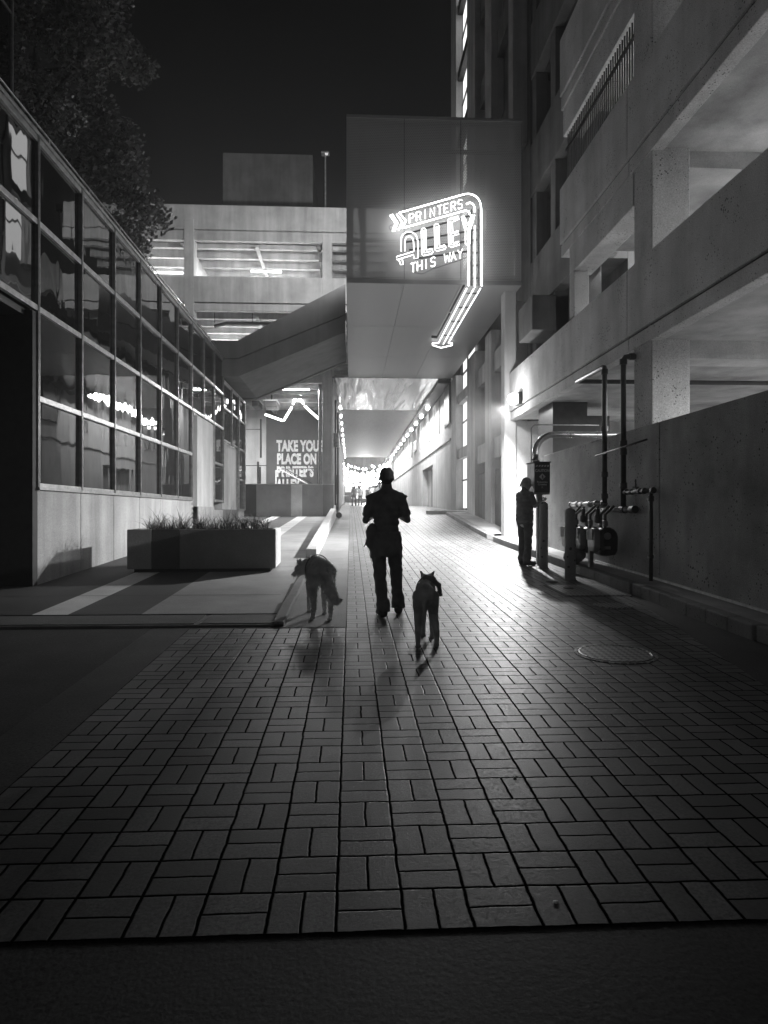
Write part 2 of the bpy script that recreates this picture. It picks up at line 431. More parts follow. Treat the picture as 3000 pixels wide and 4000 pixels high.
def coversmat():
    m, n, b, L = newmat('cast_iron_cover')
    N = n.nodes.new
    b.inputs['Metallic'].default_value = .8; b.inputs['Roughness'].default_value = .36; b.inputs['Base Color'].default_value = g(.10)
    tc = N('ShaderNodeTexCoord')
    mp = N('ShaderNodeMapping'); mp.inputs['Rotation'].default_value = (0, 0, R(45)); mp.inputs['Scale'].default_value = (22, 22, 22); L.new(tc.outputs['Object'], mp.inputs[0])
    ck = N('ShaderNodeTexChecker'); ck.inputs['Scale'].default_value = 1; L.new(mp.outputs[0], ck.inputs['Vector'])
    mr = N('ShaderNodeMapRange'); mr.inputs[3].default_value = .12; mr.inputs[4].default_value = .42; L.new(ck.outputs['Fac'], mr.inputs[0]); L.new(mr.outputs[0], b.inputs['Base Color'])
    bp = N('ShaderNodeBump'); bp.inputs['Strength'].default_value = 1; bp.inputs['Distance'].default_value = .01
    L.new(ck.outputs['Fac'], bp.inputs['Height']); L.new(bp.outputs[0], b.inputs['Normal'])
    return m
M_COVER = coversmat()
def leafmat(name, v):
    m, n, b, L = newmat(name)
    b.inputs['Base Color'].default_value = g(v); b.inputs['Roughness'].default_value = .6
    oi = n.nodes.new('ShaderNodeNewGeometry'); mr = n.nodes.new('ShaderNodeMapRange'); mr.inputs[3].default_value = v*.5; mr.inputs[4].default_value = v*1.6
    L.new(oi.outputs['Random Per Island'], mr.inputs[0]); L.new(mr.outputs[0], b.inputs['Base Color'])
    return m
M_LEAF = leafmat('tree_leaf', .2); M_GRASS = leafmat('grass_blade', .12); M_BARK = simple('bark', .09, .9, 0, .3, .8, 30)
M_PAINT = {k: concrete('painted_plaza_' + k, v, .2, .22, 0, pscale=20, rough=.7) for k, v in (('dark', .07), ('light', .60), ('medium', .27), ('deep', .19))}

# ================================================================== GROUND
def sheet(name, mat, x0, x1, y0, y1, dz, nx, ny, f=None):
    f = f or zg
    o = MB().sheet(x0, x1, y0, y1, lambda x, y: f(x, y) + dz, nx, ny).build(name, mat, org=(0, 0, 0), recalc=False)
    for p in o.data.polygons: p.use_smooth = True
    return tag(o, kind='structure')
sheet('ground', M_ASPH, -58, 58, -24, 150, -.03, 80, 100)
sheet('asphalt_street', M_ASPH, -20, -2.14, -3, 7.44, -.008, 20, 12)
sheet('concrete_apron', M_APRON, -2.14, 4.6, -3, 7.5, -.006, 8, 30)
sheet('alley_gutter', M_STRIP, -.74, -.052, 7.42, 110, -.002, 3, 150)
# brick paving: wide forecourt + long alley
mb = MB()
def brick_strip(y0, y1, ny, xl, xr, nx):
    for j in range(ny):
        ya, yb = y0 + (y1-y0)*j/ny, y0 + (y1-y0)*(j+1)/ny
        for i in range(nx):
            q = []
            for (yy, k) in ((ya, i), (ya, i+1), (yb, i+1), (yb, i)):
                x = xl(yy) + (xr(yy)-xl(yy))*k/nx; q.append((x, yy, zg(x, yy)))
            mb.add(q, [(0, 1, 2, 3)])
def right_edge(y):
    pts = [(2.32, 2.62), (3.5, 2.9), (5.7, 3.3), (9.4, 3.92), (10.2, 4.0), (500, 4.0)]
    for (a, b), (c, d) in zip(pts, pts[1:]):
        if y <= c: return b + (d-b)*max(0, (y-a))/(c-a)
brick_strip(2.32, 7.36, 16, lambda y: -1.732, right_edge, 8)
brick_strip(7.36, 20, 30, lambda y: -.052, right_edge, 10)
brick_strip(20, 33, 40, lambda y: -.052, lambda y: 4.9, 14)
brick_strip(33, 110, 70, lambda y: -.052, lambda y: 4.9, 12)
o = mb.build('alley_paving', M_BRICK, org=(0, 0, 0), recalc=False); tag(o, kind='structure')
for p in o.data.polygons: p.use_smooth = True
sheet('kerbside_gutter', M_APRON, 2.6, 4.1, 7.4, 20.0, -.012, 4, 30)
# plaza on the left: painted bands that run along the alley
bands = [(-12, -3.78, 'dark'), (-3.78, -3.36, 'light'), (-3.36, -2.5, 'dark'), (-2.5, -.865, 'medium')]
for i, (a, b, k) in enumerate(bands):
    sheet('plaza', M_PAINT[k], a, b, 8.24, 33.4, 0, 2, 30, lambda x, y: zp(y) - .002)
mb = MB().box(-12, -.74, 7.5, 8.236, .10, .285); tag(mb.build('plaza_edge', M_CONCD, org=(0, 0, 0)), kind='structure')
# ribbed tactile strip
mb = MB()
for k in range(9): mb.box(-11.9, -1.72, 7.56 + k*.07, 7.60 + k*.07, .284, .297)
for k in range(9): mb.box(-1.66, -.80, 7.56 + k*.07, 7.60 + k*.07, .284, .297)
tag(mb.build('tactile_strip', M_STRIP, org=(0, 0, 0)), kind='structure')
# control joints in plaza
mb = MB()
for y in (9.6, 12.9, 16, 19.2, 22.4, 25.6, 28.8): mb.add([(-12, y, zp(y)+.001), (-.98, y, zp(y)+.001), (-.98, y+.02, zp(y+.02)+.001), (-12, y+.02, zp(y+.02)+.001)], [(0, 1, 2, 3)])
tag(mb.build('plaza_joint', M_BLACKWALL, org=(0, 0, 0)), kind='structure')
# diagonal pale marking lit on the plaza near the striped wall
mb = MB(); mb.prism([(-3.9, 24.5), (-1.6, 24.5), (-1.0, 28.5), (-2.2, 28.5)], 'z', 0, 1)
mb = MB()
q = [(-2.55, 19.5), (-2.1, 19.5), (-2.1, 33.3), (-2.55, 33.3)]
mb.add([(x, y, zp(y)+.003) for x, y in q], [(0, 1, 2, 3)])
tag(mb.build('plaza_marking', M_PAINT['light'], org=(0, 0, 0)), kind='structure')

# flush kerb + low wall between plaza and alley
mb = MB()
for (a, b) in ((7.5, 9.1), (9.12, 10.8), (10.82, 12.6), (12.62, 14.5)):
    mb.prism([(a, zg(0, a)-.2), (b, zg(0, b)-.2), (b, zg(0, b)+.075), (a, zg(0, a)+.045)], 'x', -.86, -.735)
tag(mb.build('kerb', M_KERB, org=(0, 0, 0), bevel=.012), kind='structure')
def wt(y): return .84 + (y-16.5)*.053
ow = MB().prism([(14.5, .3), (36.5, .9), (36.5, wt(36.5)), (14.5, wt(14.5)), ], 'x', -.955, -.725).build('low_wall', concrete('rough_rendered_wall', .5, .8, .15, .2, pscale=14), bevel=.015)
tag(ow, 'long low pale concrete kerb wall rising between plaza and brick alley', 'low wall')

# right sidewalk with kerb
def walk(y): return zg(4.0, y) + .15
segs = [(-2, 5.0), (5.02, 6.6), (6.62, 8.4), (8.42, 9.6), (9.62, 12.4), (12.42, 14.6), (14.62, 19.0)]
mb = MB()
for i, (a, b) in enumerate(segs):
    x = 4.02 + (.03 if i % 2 else 0); n = 4
    for k in range(n):
        y0, y1 = a+(b-a)*k/n, a+(b-a)*(k+1)/n
        mb.prism([(y0, gz(y0)-.15), (y1, gz(y1)-.15), (y1, walk(y1)), (y0, walk(y0))], 'x', x, 4.2)
tag(mb.build('kerb', M_KERB, org=(0, 0, 0), bevel=.018), kind='structure')
sheet('sidewalk', M_WALK, 4.2, 4.66, -2, 19.0, .15-.006, 2, 40, lambda x, y: zg(4.0, y))
sheet('sidewalk', M_WALK, 4.1, 20, 15.9, 19.6, .10, 2, 10, lambda x, y: zg(4.0, y))
mb = MB()
for (a, b) in ((19.9, 22.6), (22.62, 25.6), (25.62, 28.4)):
    mb.prism([(a, zg(4, a)-.3), (b, zg(4, b)-.3), (b, zg(4, b)+.14), (a, zg(4, a)+.14)], 'x', 4.02, 4.25)
tag(mb.build('kerb', M_KERB, org=(0, 0, 0), bevel=.02), kind='structure')
sheet('sidewalk', M_WALK, 4.25, 4.95, 19.9, 28.4, .135, 2, 10, lambda x, y: zg(4.0, y))
mb = MB(); c = (3.9, 30.2); 
mb.lathe((c[0]+.45, c[1], zg(4, 30)-.2), [(.98, 0), (.98, .30), (.93, .33)], 32)
tag(mb.build('rounded_island', M_CONCL, org=(0, 0, 0)), kind='structure')
# white line at foot of the right wall (sealant flashing)
mb = MB(); N_ = 12
for k in range(N_):
    a, b = 4 + 8.5*k/N_, 4 + 8.5*(k+1)/N_
    mb.prism([(a, walk(a)-.01), (b, walk(b)-.01), (b, walk(b)+.022), (a, walk(a)+.022)], 'x', 4.565, 4.597)
tag(mb.build('wall_foot_strip', M_WHITE, org=(0, 0, 0)), kind='structure')

# ================================================================== LEFT GLASS BUILDING
XL = -4.81; Y0 = 10.68; BAY = 1.69
LB = thing('glass_building', (XL, 20, .3), 'low building with reflective dark glass curtain wall on pale concrete base at left', 'building')
ROWS = [1.92, 3.27, 4.65, 5.97, 7.24]
ym = [Y0 + BAY*k for k in range(-4, 13)]      # mullion lines; index 4 is the corner
def pane(y0, y1, z0, z1, x=XL):
    th = .02; tilt = random.uniform(-.006, .006); t2 = random.uniform(-.004, .004)
    vs = [(x-.03+tilt, y0+.03, z0+.03), (x-.03-tilt, y1-.03, z0+.03), (x-.03-tilt+t2, y1-.03, z1-.03), (x-.03+tilt+t2, y0+.03, z1-.03)]
    m = MB(); vs2 = [(a-th, b, c) for a, b, c in vs]
    m.add(vs+vs2, [(0, 1, 2, 3), (7, 6, 5, 4), (0, 4, 5, 1), (1, 5, 6, 2), (2, 6, 7, 3), (3, 7, 4, 0)])
    m.build('window_pane', M_GLASS, LB)
for k in range(len(ym)-1):
    i = k - 4; y0, y1 = ym[k], ym[k+1]
    lo = 0
    if i < 0: lo = 2                # upper storeys overhang the passage
    elif 6 <= i <= 7: lo = 2
    elif i == 8: lo = 0
    if i >= 9: continue
    for r in range(lo, 4): pane(y0, y1, ROWS[r], ROWS[r+1])
    if i < 9:
        for r in range(lo, 5):
            mb = MB().box(XL-.05, XL+.02, y0+.032, y1-.032, ROWS[r]-.045, ROWS[r]+.045); mb.build('transom', M_ALU, LB, bevel=.006)
for k in range(0, 14):
    i = k - 4; lo = 1.86
    if i < 0 or i == 7: lo = 4.6
    if i == 8: lo = 1.86
    mb = MB()
    mb.box(XL-.10, XL+.03, ym[k]-.026, ym[k]-.012, lo, 7.28).box(XL-.10, XL+.03, ym[k]+.012, ym[k]+.026, lo, 7.28)
    mb.cur = 1; mb.box(XL-.10, XL+.012, ym[k]-.0119, ym[k]+.0119, lo, 7.28)
    mb.build('mullion', [M_ALU, M_BMET], LB)
# far, lower segment
ROW2 = [1.62, 2.92, 4.25, 5.50, 6.45]
for i in range(9, 12):
    y0, y1 = Y0+BAY*i, Y0+BAY*(i+1)
    lo = 0 if i == 11 else 2
    for r in range(lo, 4): pane(y0, y1, ROW2[r], ROW2[r+1])
    for r in range(lo, 5): MB().box(XL-.05, XL+.02, y0+.032, y1-.032, ROW2[r]-.04, ROW2[r]+.04).build('transom', M_ALU, LB, bevel=.006)
for i in range(10, 13):
    y = Y0+BAY*i; MB().box(XL-.10, XL+.06, y-.03, y+.03, 4.2 if i == 10 else 1.6, 6.5).build('mullion', M_ALU, LB)
# base, piers, returns
yb = [Y0 + .0] + [Y0+BAY*k for k in range(1, 7)]
mb = MB()
for a, b in zip(yb, yb[1:]): mb.box(XL-.30, XL-.004, a+.006, b-.006, 0, 1.86)
mb.build('base_wall', M_BASE, LB, bevel=.012)
MB().box(XL-.28, XL-.02, Y0+.01, Y0+BAY*6, .02, 1.84).build('base_joint', M_CONCD, LB)
MB().box(XL-.12, XL+.05, Y0-.03, Y0+BAY*6+.03, 1.862, 1.90).build('window_sill', M_ALU, LB)
MB().box(-8.6, XL-.001, Y0-.16, Y0-.002, 0.1, 4.58).build('end_wall', M_BLACKWALL, LB)
MB().box(-8.6, XL-.12, ym[0], Y0-.17, 4.50, 4.60).build('soffit', M_DARKP, LB)
MB().box(-8.6, XL-.12, ym[0], Y0+BAY*9, 7.20, 7.285).build('roof', M_DARKP, LB)
MB().box(XL-.34, XL+.05, ym[0], Y0+BAY*9, 7.29, 7.345).build('roof_edge', M_ALU, LB, bevel=.008)
MB().box(-8.6, XL-.15, Y0+BAY*9+.01, Y0+BAY*12, 6.36, 6.44).build('roof', M_DARKP, LB)
MB().box(XL-.3, XL+.05, Y0+BAY*9+.01, Y0+BAY*12, 6.45, 6.50).build('roof_edge', M_ALU, LB)
MB().box(-8.7, -8.6, Y0-.16, Y0+BAY*12, .2, 7.2).build('rear_wall', M_DARKP, LB)
MB().box(-8.55, XL-.9, Y0+.1, Y0+BAY*12, 4.5, 4.62).build('inner_floor', M_DARKP, LB)
# entrance recess one
y6, y7, y8 = Y0+BAY*6, Y0+BAY*7, Y0+BAY*8
MB().box(XL-1.6, XL-.02, y6+.85, y8-.03, .7, 4.58).build('entrance_pier', M_CONCL, LB, bevel=.01)
MB().box(XL-1.6, XL+.012, y6+.85, y8-.03, .6, 1.70).build('pier_plinth', M_BASE, LB, bevel=.01)
MB().box(XL-1.7, XL-1.6, y6, y6+.85, .6, 4.6).build('entrance_door', M_DARKP, LB)
MB().box(XL-.30, XL-.004, y8+.03, Y0+BAY*9, .5, 1.6).build('base_wall', M_BASE, LB, bevel=.01)
MB().box(XL-1.4, XL-.05, Y0+BAY*9+.05, Y0+BAY*11-.05, .6, 4.2).build('entrance_pier', M_CONC, LB, bevel=.01)
MB().box(XL-1.4, XL-.01, Y0+BAY*9+.05, Y0+BAY*11-.05, .6, 1.62).build('pier_plinth', M_CONCD, LB, bevel=.01)
MB().box(XL-.30, XL-.004, Y0+BAY*11, Y0+BAY*12, .5, 1.6).build('base_wall', M_BASE, LB, bevel=.01)
# scalloped metal trim strip by the entrance
mb = MB()
for k in range(26): mb.ell((XL-.02, y6+.10, 1.0+k*.135), (.035, .05, .075), 8, 6)
mb.box(XL-.12, XL-.04, y6+.04, y6+.16, .75, 4.58); mb.build('scalloped_trim', M_GREY, LB)
# roof rail
RR = thing('roof_rail', (XL-.12, 18, 7.345), 'thin metal handrail along roof edge of the glass building', 'railing')
MB().tube([(XL-.05, 4, 7.53), (XL-.05, Y0+BAY*8.2, 7.53)], .018, 8).build('rail', M_ALU, RR)
MB().tube([(XL-.05, 4, 7.43), (XL-.05, Y0+BAY*8.2, 7.43)], .010, 6).build('rail', M_ALU, RR)
for k in range(-3, 9): MB().box(XL-.065, XL-.035, Y0+BAY*k-.015+.5, Y0+BAY*k+.025+.5, 7.346, 7.53).build('post', M_ALU, RR)
# taller glass tower further left
TW = thing('glass_tower', (-9, 8, 7), 'tall dark glazed tower above the roof at the left edge, only its corner visible', 'building')
tx = -9.2; ty = tx / (math.tan(math.atan((44-1500)/FPX) + YAW)) 
for k in range(5):
    MB().box(tx-.03, tx, ty-7.6+1.9*k-1.9+.04, ty-7.6+1.9*k-.04, 7.6, 22).build('window_pane', M_GLASS, TW)
    MB().box(tx-.1, tx+.05, ty-7.6+1.9*k-.03, ty-7.6+1.9*k+.03, 7.4, 22).build('mullion', M_ALU, TW)
for z in (9.1, 12, 15, 18): MB().box(tx-.08, tx+.03, ty-9.5, ty-.04, z, z+.07).build('transom', M_ALU, TW)
MB().box(tx-6, tx-.04, ty-9.5, ty-.01, 7.3, 22.1).build('tower_body', M_DARKP, TW)

# ================================================================== PLANTER
PL = thing('planter_box', (-2.62, 12.85, zp(12.8)), 'long rectangular painted planter with spiky grass tufts, standing on the plaza', 'planter')
rotp = Matrix.Translation((-2.62, 12.1, 0)) @ Matrix.Rotation(R(2.2), 4, 'Z')
def pbox(name, mat, x0, x1, y0, y1, z0, z1, bv=.012):
    m = MB().box(x0, x1, y0, y1, z0, z1); m.xf(rotp); return m.build(name, mat, PL, bevel=bv)
zb = zp(12.1)+.06; zt_ = 1.215; hw = 1.285; dp = 1.35
xs_ = [-hw, -hw+.42, -hw+.90, hw-.001]
pbox('front_band', M_PAINT['medium'], xs_[0], xs_[1]-.002, 0, .09, zb, zt_)
pbox('front_band', M_PAINT['dark'], xs_[1], xs_[2]-.002, 0, .09, zb, zt_)
pbox('front_band', M_PAINT['deep'], xs_[2], xs_[3], 0, .09, zb, zt_)
pbox('side_wall', M_WHITE, hw-.09, hw+.004, .092, dp, zb, zt_-.002)
pbox('side_wall', M_CONCL, -hw-.004, -hw+.09, .092, dp, zb, zt_-.002)
pbox('back_wall', M_CONCL, -hw+.092, hw-.092, dp-.09, dp, zb, zt_-.002)
pbox('plinth', M_BLACKWALL, -hw+.10, hw-.10, .08, dp-.08, zb-.2, zb-.001)
pbox('soil', M_ASPH, -hw+.092, hw-.092, .092, dp-.092, zb+.3, zt_-.09, 0)
def tuft(n, h, spread=.16):
    m = MB()
    for k in range(n):
        a = random.uniform(0, 2*math.pi); l = h*random.uniform(.6, 1.1); lean = random.uniform(.35, 1.5); wd = random.uniform(.004, .008)
        bx_, by_ = random.uniform(-.06, .06), random.uniform(-.06, .06); pts = []
        for q in range(5):
            t = q/4; ww = wd*(1-t)+.0006; r = lean*l*t*t*.9
            cx, cy, cz = bx_+math.cos(a)*r, by_+math.sin(a)*r, l*t*(1-.35*t*lean)
            pts += [(cx-math.sin(a)*ww, cy+math.cos(a)*ww, cz), (cx+math.sin(a)*ww, cy-math.cos(a)*ww, cz)]
        m.add(pts, [(2*q, 2*q+1, 2*q+3, 2*q+2) for q in range(4)])
    return m
protos = []
for q in range(5):
    o = tuft(38, random.uniform(.36, .54)).build('grass_tuft', M_GRASS, org=(0, 0, 0), recalc=False); protos.append(o)
spots = []
for k in range(27):
    spots.append((-hw+.2+(2*hw-.4)*(k+.5)/27+random.uniform(-.04, .04), random.uniform(.2, dp-.25)))
words = ['at its left end', 'near its left end', 'left of its middle', 'in its middle', 'right of its middle', 'near its right end', 'at its right end']
for k, (x, y) in enumerate(spots):
    o = protos[k] if k < 5 else protos[k % 5].copy()
    if k >= 5: C.objects.link(o)
    p = rotp @ Vector((x, y, zt_-.09)); o.location = p; o.rotation_euler = (0, 0, random.uniform(0, 6)); s_ = random.uniform(.85, 1.2); o.scale = (s_,)*3
    tag(o, 'spiky grass tuft growing in the long planter box', 'grass tuft', 'grass tufts in the planter')

# ================================================================== FAR PARKING GARAGE (faces the camera across the plaza)
FY = 33.0
FG = thing('parking_garage', (-6, FY, 1.3), 'pale concrete parking garage with open decks and lit ceilings facing the camera beyond the plaza', 'building')
def fx(px): return XatY(px, FY)
def fz(py): return ZatY(py, FY, 1350)
Xr = 3.6; Xl_ = -19.0
lv = [(fz(815), fz(905)), (fz(908), fz(946))]
MB().box(Xl_, Xr, FY, FY+.3, 15.12, 16.3).build('parapet', M_CONC, FG, bevel=.02)
MB().box(Xl_, Xr, FY+.03, FY+.3, 14.6, 15.07).build('edge_beam', M_CONC, FG, bevel=.02)
MB().box(Xl_, Xr, FY, FY+.3, 11.62, 12.87).build('parapet', M_CONC, FG, bevel=.02)
MB().box(Xl_, Xr, FY+.03, FY+.3, 11.22, 11.57).build('edge_beam', M_CONC, FG, bevel=.02)
MB().box(Xl_, -.93, FY, FY+.3, 8.25, 9.5).build('parapet', M_CONC, FG, bevel=.02)
MB().box(Xl_, -1.36, FY+.03, FY+.3, 7.78, 8.2).build('edge_beam', M_CONC, FG, bevel=.02)
cols = [(1259, 1297)]
cw = fx(1297)-fx(1259); cx0 = fx(1259)
for k in range(-3, 2):
    x = cx0 + k*6.62
    z0 = .9 if k < 1 else 9.0
    MB().box(x, x+cw, FY-.012, FY+.65, z0, 15.6 if k else 15.05).build('column', M_CONC, FG, bevel=.015)
    if k < 1:
        MB().box(x-.28, x-.10, FY+.4, FY+16, 14.6, 15.1).build('girder', M_CONCD, FG)
for li, zc in enumerate((15.1, 11.6, 8.15)):
    Xr = 3.6 if li < 2 else -1.37
    MB().box(Xl_, Xr, FY+.31, FY+16, zc-.02, zc+.22).build('deck_slab', M_SOFF, FG)
    for k in range(11):
        y = FY+1.0+k*1.35
        MB().box(Xl_, Xr, y, y+.22, zc-.5, zc-.021).build('ceiling_rib', M_CONC, FG)
    for k in range(-2, 1 if li < 2 else 0):
        x = cx0 + k*6.62 + 3.3
        MB().box(x, x+.16, FY+.5, FY+16, zc-.62, zc-.502).build('ceiling_beam', M_CONC, FG)
for k in range(-2, 2):
    x = cx0+k*6.62
    for zc in (14.5, 11.1): MB().box(x+.002, x+cw*.5, FY+.66, FY+15.9, zc-1.75, zc-.1).build('shear_wall', M_CONC, FG)
for z0, z1 in ((11.83, 15), (8.4, 11.5)): MB().box(Xl_, Xr, FY+16, FY+16.2, z0, z1).build('rear_wall', M_CONCD, FG)
# ground storey: mural wall, side wall, low striped wall
MY = 42.0
mx0 = XatY(1040, MY); mz1 = ZatY(1640, MY, 1200)
MW = MB().box(mx0, -1.37, MY, MY+.25, 1.2, 8.1).build('mural_wall', M_MURW, FG)
MB().box(-12, mx0-.002, MY-.03, MY+.25, 1.2, 8.1).build('pale_wall', M_CONCL, FG)
M_MUR = simple('mural_white_paint', .8, .6)
for t_, y0_, y1_, xs0 in (('TAKE YOUR', 1721, 1761, 1081), ('PLACE ON', 1773, 1811, 1082), ("PRINTER'S", 1823, 1860, 1081), ('ALLEY', 1873, 1911, 1081)):
    z1_ = ZatY(y0_, MY, 1100); z0_ = ZatY(y1_, MY, 1100); cap_h = z1_-z0_
    x_ = XatY(xs0, MY)
    text_mesh('mural_lettering', t_, cap_h/.70, M_MUR, MW, (x_, MY-.008, z0_), FACE_CAM, .004, .575, .050, space=1.05)
MB().box(-12, mx0-.3, MY-.034, MY-.031, ZatY(1682, MY), ZatY(1682, MY)+.05).build('wall_joint', M_BMET, FG)
MB().box(-12, mx0, MY-.034, MY-.031, ZatY(1822, MY), ZatY(1822, MY)+.05).build('wall_joint', M_BMET, FG)
for px_, a, b in ((1015, 1640, 1790), (1004, 1805, 1893), (1012, 1825, 1893)):
    x_ = XatY(px_, 40); MB().box(x_, x_+.10, 40, 40.12, ZatY(b, 40), ZatY(a, 40)).build('conduit', M_BMET, FG)
sx = [fx(960), fx(1003), fx(1138), fx(1181), fx(1262), fx(1303)]
lowz = fz(1894)
for k, mk in enumerate(('dark', 'medium', 'light', 'medium', 'deep')):
    MB().box(sx[k] if k else -9, sx[k+1]-.003, FY-.16, FY-.02, .9, lowz).build('striped_low_wall', M_PAINT[mk], FG, bevel=.006)
MB().box(-9, sx[-1]+.02, FY-.18, FY, lowz+.002, lowz+.04).build('wall_cap', M_CONCL, FG)
# down pipe next to the column
MB().tube([(fx(1250), FY-.1, lowz), (fx(1250), FY-.1, 7.7)], .07, 8).build('downpipe', M_GREY, FG)
for z_ in (4, 5.5, 7): MB().tube([(fx(1250), FY-.1, z_-.05), (fx(1250), FY-.1, z_+.05)], .09, 8).build('pipe_collar', M_GREY, FG)
MB().tube([(fx(820), FY+1.1, ZatY(1282, FY+1)), (fx(870), FY+1, ZatY(1271, FY+1)), (1.2, FY+1, ZatY(1275, FY+1))], .09, 8).build('sprinkler_pipe', M_BMET, FG)
for px_ in (822, 974): MB().tube([(fx(px_), FY+1, ZatY(1270, FY+1)), (fx(px_), FY+1, 11.4)], .02, 6).build('pipe_hanger', M_BMET, FG)
# rooftop stair tower + lamp post
MB().box(XatY(870, 40), XatY(1222, 40), 40, 46, 15.4, ZatY(612, 40)).build('stair_tower', M_CONCD, FG, bevel=.02)
LPo = thing('roof_lamp_post', (XatY(1271, 37), 37, 15.3), 'slim lamp post with double head standing on the garage roof deck', 'lamp post')
xx = XatY(1271, 37); zz = ZatY(610, 37)
MB().tube([(xx, 37, 15.3), (xx, 37, zz)], [.06, .045], 8).build('post', M_GREY, LPo)
MB().box(xx-.22, xx+.22, 36.8, 37.2, zz+.01, zz+.10).build('lamp_head', M_GREY, LPo, bevel=.01)
MB().box(xx-.02, xx+.14, 36.82, 37.0, zz-.03, zz+.008).build('lamp_lens', M_EDIM, LPo)
BF = thing('added_fill_lamp', (.35, 24.6, 12.2), 'added floodlight on a post behind the perforated bridge screen, to brighten the far garage', 'floodlight')  # made-up fixture, added to carry the spot that brightens the garage
MB().box(.25, .5, 24.35, 24.52, 12.1, 12.32).build('lamp_head', M_BRONZE, BF, bevel=.01)
MB().tube([(.38, 24.4, 8.15), (.38, 24.4, 12.1)], .03, 8).build('post', M_BRONZE, BF)
# dark block of a far building behind
o = MB().box(-16, -1.7, 60, 70, 0, 24.2).build('far_building', M_DARKP); tag(o, 'dark featureless building block far behind the parking garage roof', 'building')

def strip_light(c, l, d='x', w=.13, h=.07, label='', group='tube lights under the parking decks', mat=M_E5, power=0, name='ceiling_light'):
    t = thing(name, (c[0], c[1], c[2]), label, 'ceiling light', group)
    hx, hy = (l/2, w/2) if d == 'x' else (w/2, l/2)
    MB().box(c[0]-hx, c[0]+hx, c[1]-hy, c[1]+hy, c[2]-h, c[2]-.02).build('tube_cover', mat, t, bevel=.01)
    MB().box(c[0]-hx*1.01, c[0]+hx*1.01, c[1]-hy*1.1, c[1]+hy*1.1, c[2]-.019, c[2]+.03).build('housing', M_WHITE, t)
    if power:
        lamp('tube_light', 'AREA', (c[0], c[1], c[2]-h-.03), power, l if d == 'x' else w, (0, 0, 0), w if d == 'x' else l)
    return t
def at3(px, py, Y): return tuple(atY(px, py, Y))
strip_light(at3(1040, 1058, FY+3.5), 1.6, label='tube light under the top deck of the far garage, right one', power=800)
strip_light(at3(640, 1062, FY+3.5), 2.0, label='brighter tube light under the top deck, beside the glass roof edge', power=700)
strip_light((-13.5, FY+6, 14.55), 1.5, label='tube light under top deck near the left end of the far garage', power=200)
strip_light((-5.2, FY+5, 11.05), 1.6, label='tube light under the middle deck behind the concrete ramp', power=1200)
strip_light((-11, FY+5, 11.05), 1.6, label='tube light under middle deck behind the glass building', power=600)
strip_light((1.5, FY+6, 14.5), 1.5, label='tube light seen through the perforated bridge screen', power=120)
strip_light(at3(1149, 1518, 33.75), 1.5, label='tube light on the ceiling above the white lettered mural', power=520)
strip_light((-7.5, 37, 7.55), 1.5, label='tube light over the plaza behind the far glass bays', power=700)
# zigzag LED strips hanging in front of the mural
ZZ = thing('zigzag_led', at3(1150, 1600, 38), 'glowing zigzag line of light tubes hanging in front of the mural', 'hanging light')
pz = [(1036, 1619), (1108, 1645), (1156, 1540)]
def seg(a, b, nm='light_tube'):
    A, B = Vector(at3(*a, 38)), Vector(at3(*b, 38)); MB().tube([A, B], .055, 8).build(nm, M_LED, ZZ)
seg((1036, 1619), (1104, 1643)); seg((1108, 1643), (1140, 1590)); seg((1144, 1580), (1157, 1545)); seg((1160, 1545), (1186, 1578)); seg((1190, 1586), (1245, 1636))
MB().tube([at3(1036, 1619, 38), (at3(1036, 1619, 38)[0], 38, 8)], .012, 5).build('hanging_wire', M_BMET, ZZ)
MB().tube([at3(1157, 1545, 38), (at3(1157, 1545, 38)[0], 38, 8)], .012, 5).build('hanging_wire', M_BMET, ZZ)
# two dark hanging equipment boxes
for px0, px1, Yq, lab in ((1030, 1080, 35.5, 'dark metal unit hanging from garage ceiling, the nearer and larger of two'), (984, 1012, 37.5, 'smaller dark metal unit hanging from the garage ceiling, farther back')):
    e = thing('hanging_unit', at3((px0+px1)/2, 1580, Yq), lab, 'ceiling unit', 'units hung from the garage ceiling')
    a = at3(px0, 1587, Yq); b = at3(px1, 1565, Yq)
    MB().box(a[0], b[0], Yq, Yq+1.4, a[2], b[2]).build('case', M_DARKP, e, bevel=.02)
    MB().box(a[0]-.03, b[0]+.03, Yq+.05, Yq+1.35, b[2]+.003, b[2]+.06).build('lid', M_WHITE, e)
    MB().tube([((a[0]+b[0])/2, Yq+.7, b[2]+.05), ((a[0]+b[0])/2, Yq+.7, 8)], .04, 6).build('hanger', M_BMET, e)
# stair railing in front of the mural
SR = thing('stair_railing', at3(1150, 1893, 37), 'metal stair handrail sloping down in front of the lettered mural', 'railing')
def P37(x, y): return at3(x, y, 37)
MB().tube([P37(1078, 1893), P37(1078, 1838), P37(1100, 1838), P37(1205, 1893)], .04, 8).build('handrail', M_WHITE, SR)
MB().tube([P37(1115, 1832), P37(1230, 1893)], .025, 8).build('handrail', M_BMET, SR)
MB().tube([P37(1100, 1832), P37(1238, 1830), P37(1243, 1893)], .03, 8).build('handrail', M_BMET, SR)
for x_ in (1098, 1160, 1200): MB().tube([P37(x_, 1835+(x_-1098)*.5), P37(x_, 1900)], .02, 6).build('baluster', M_BMET, SR)

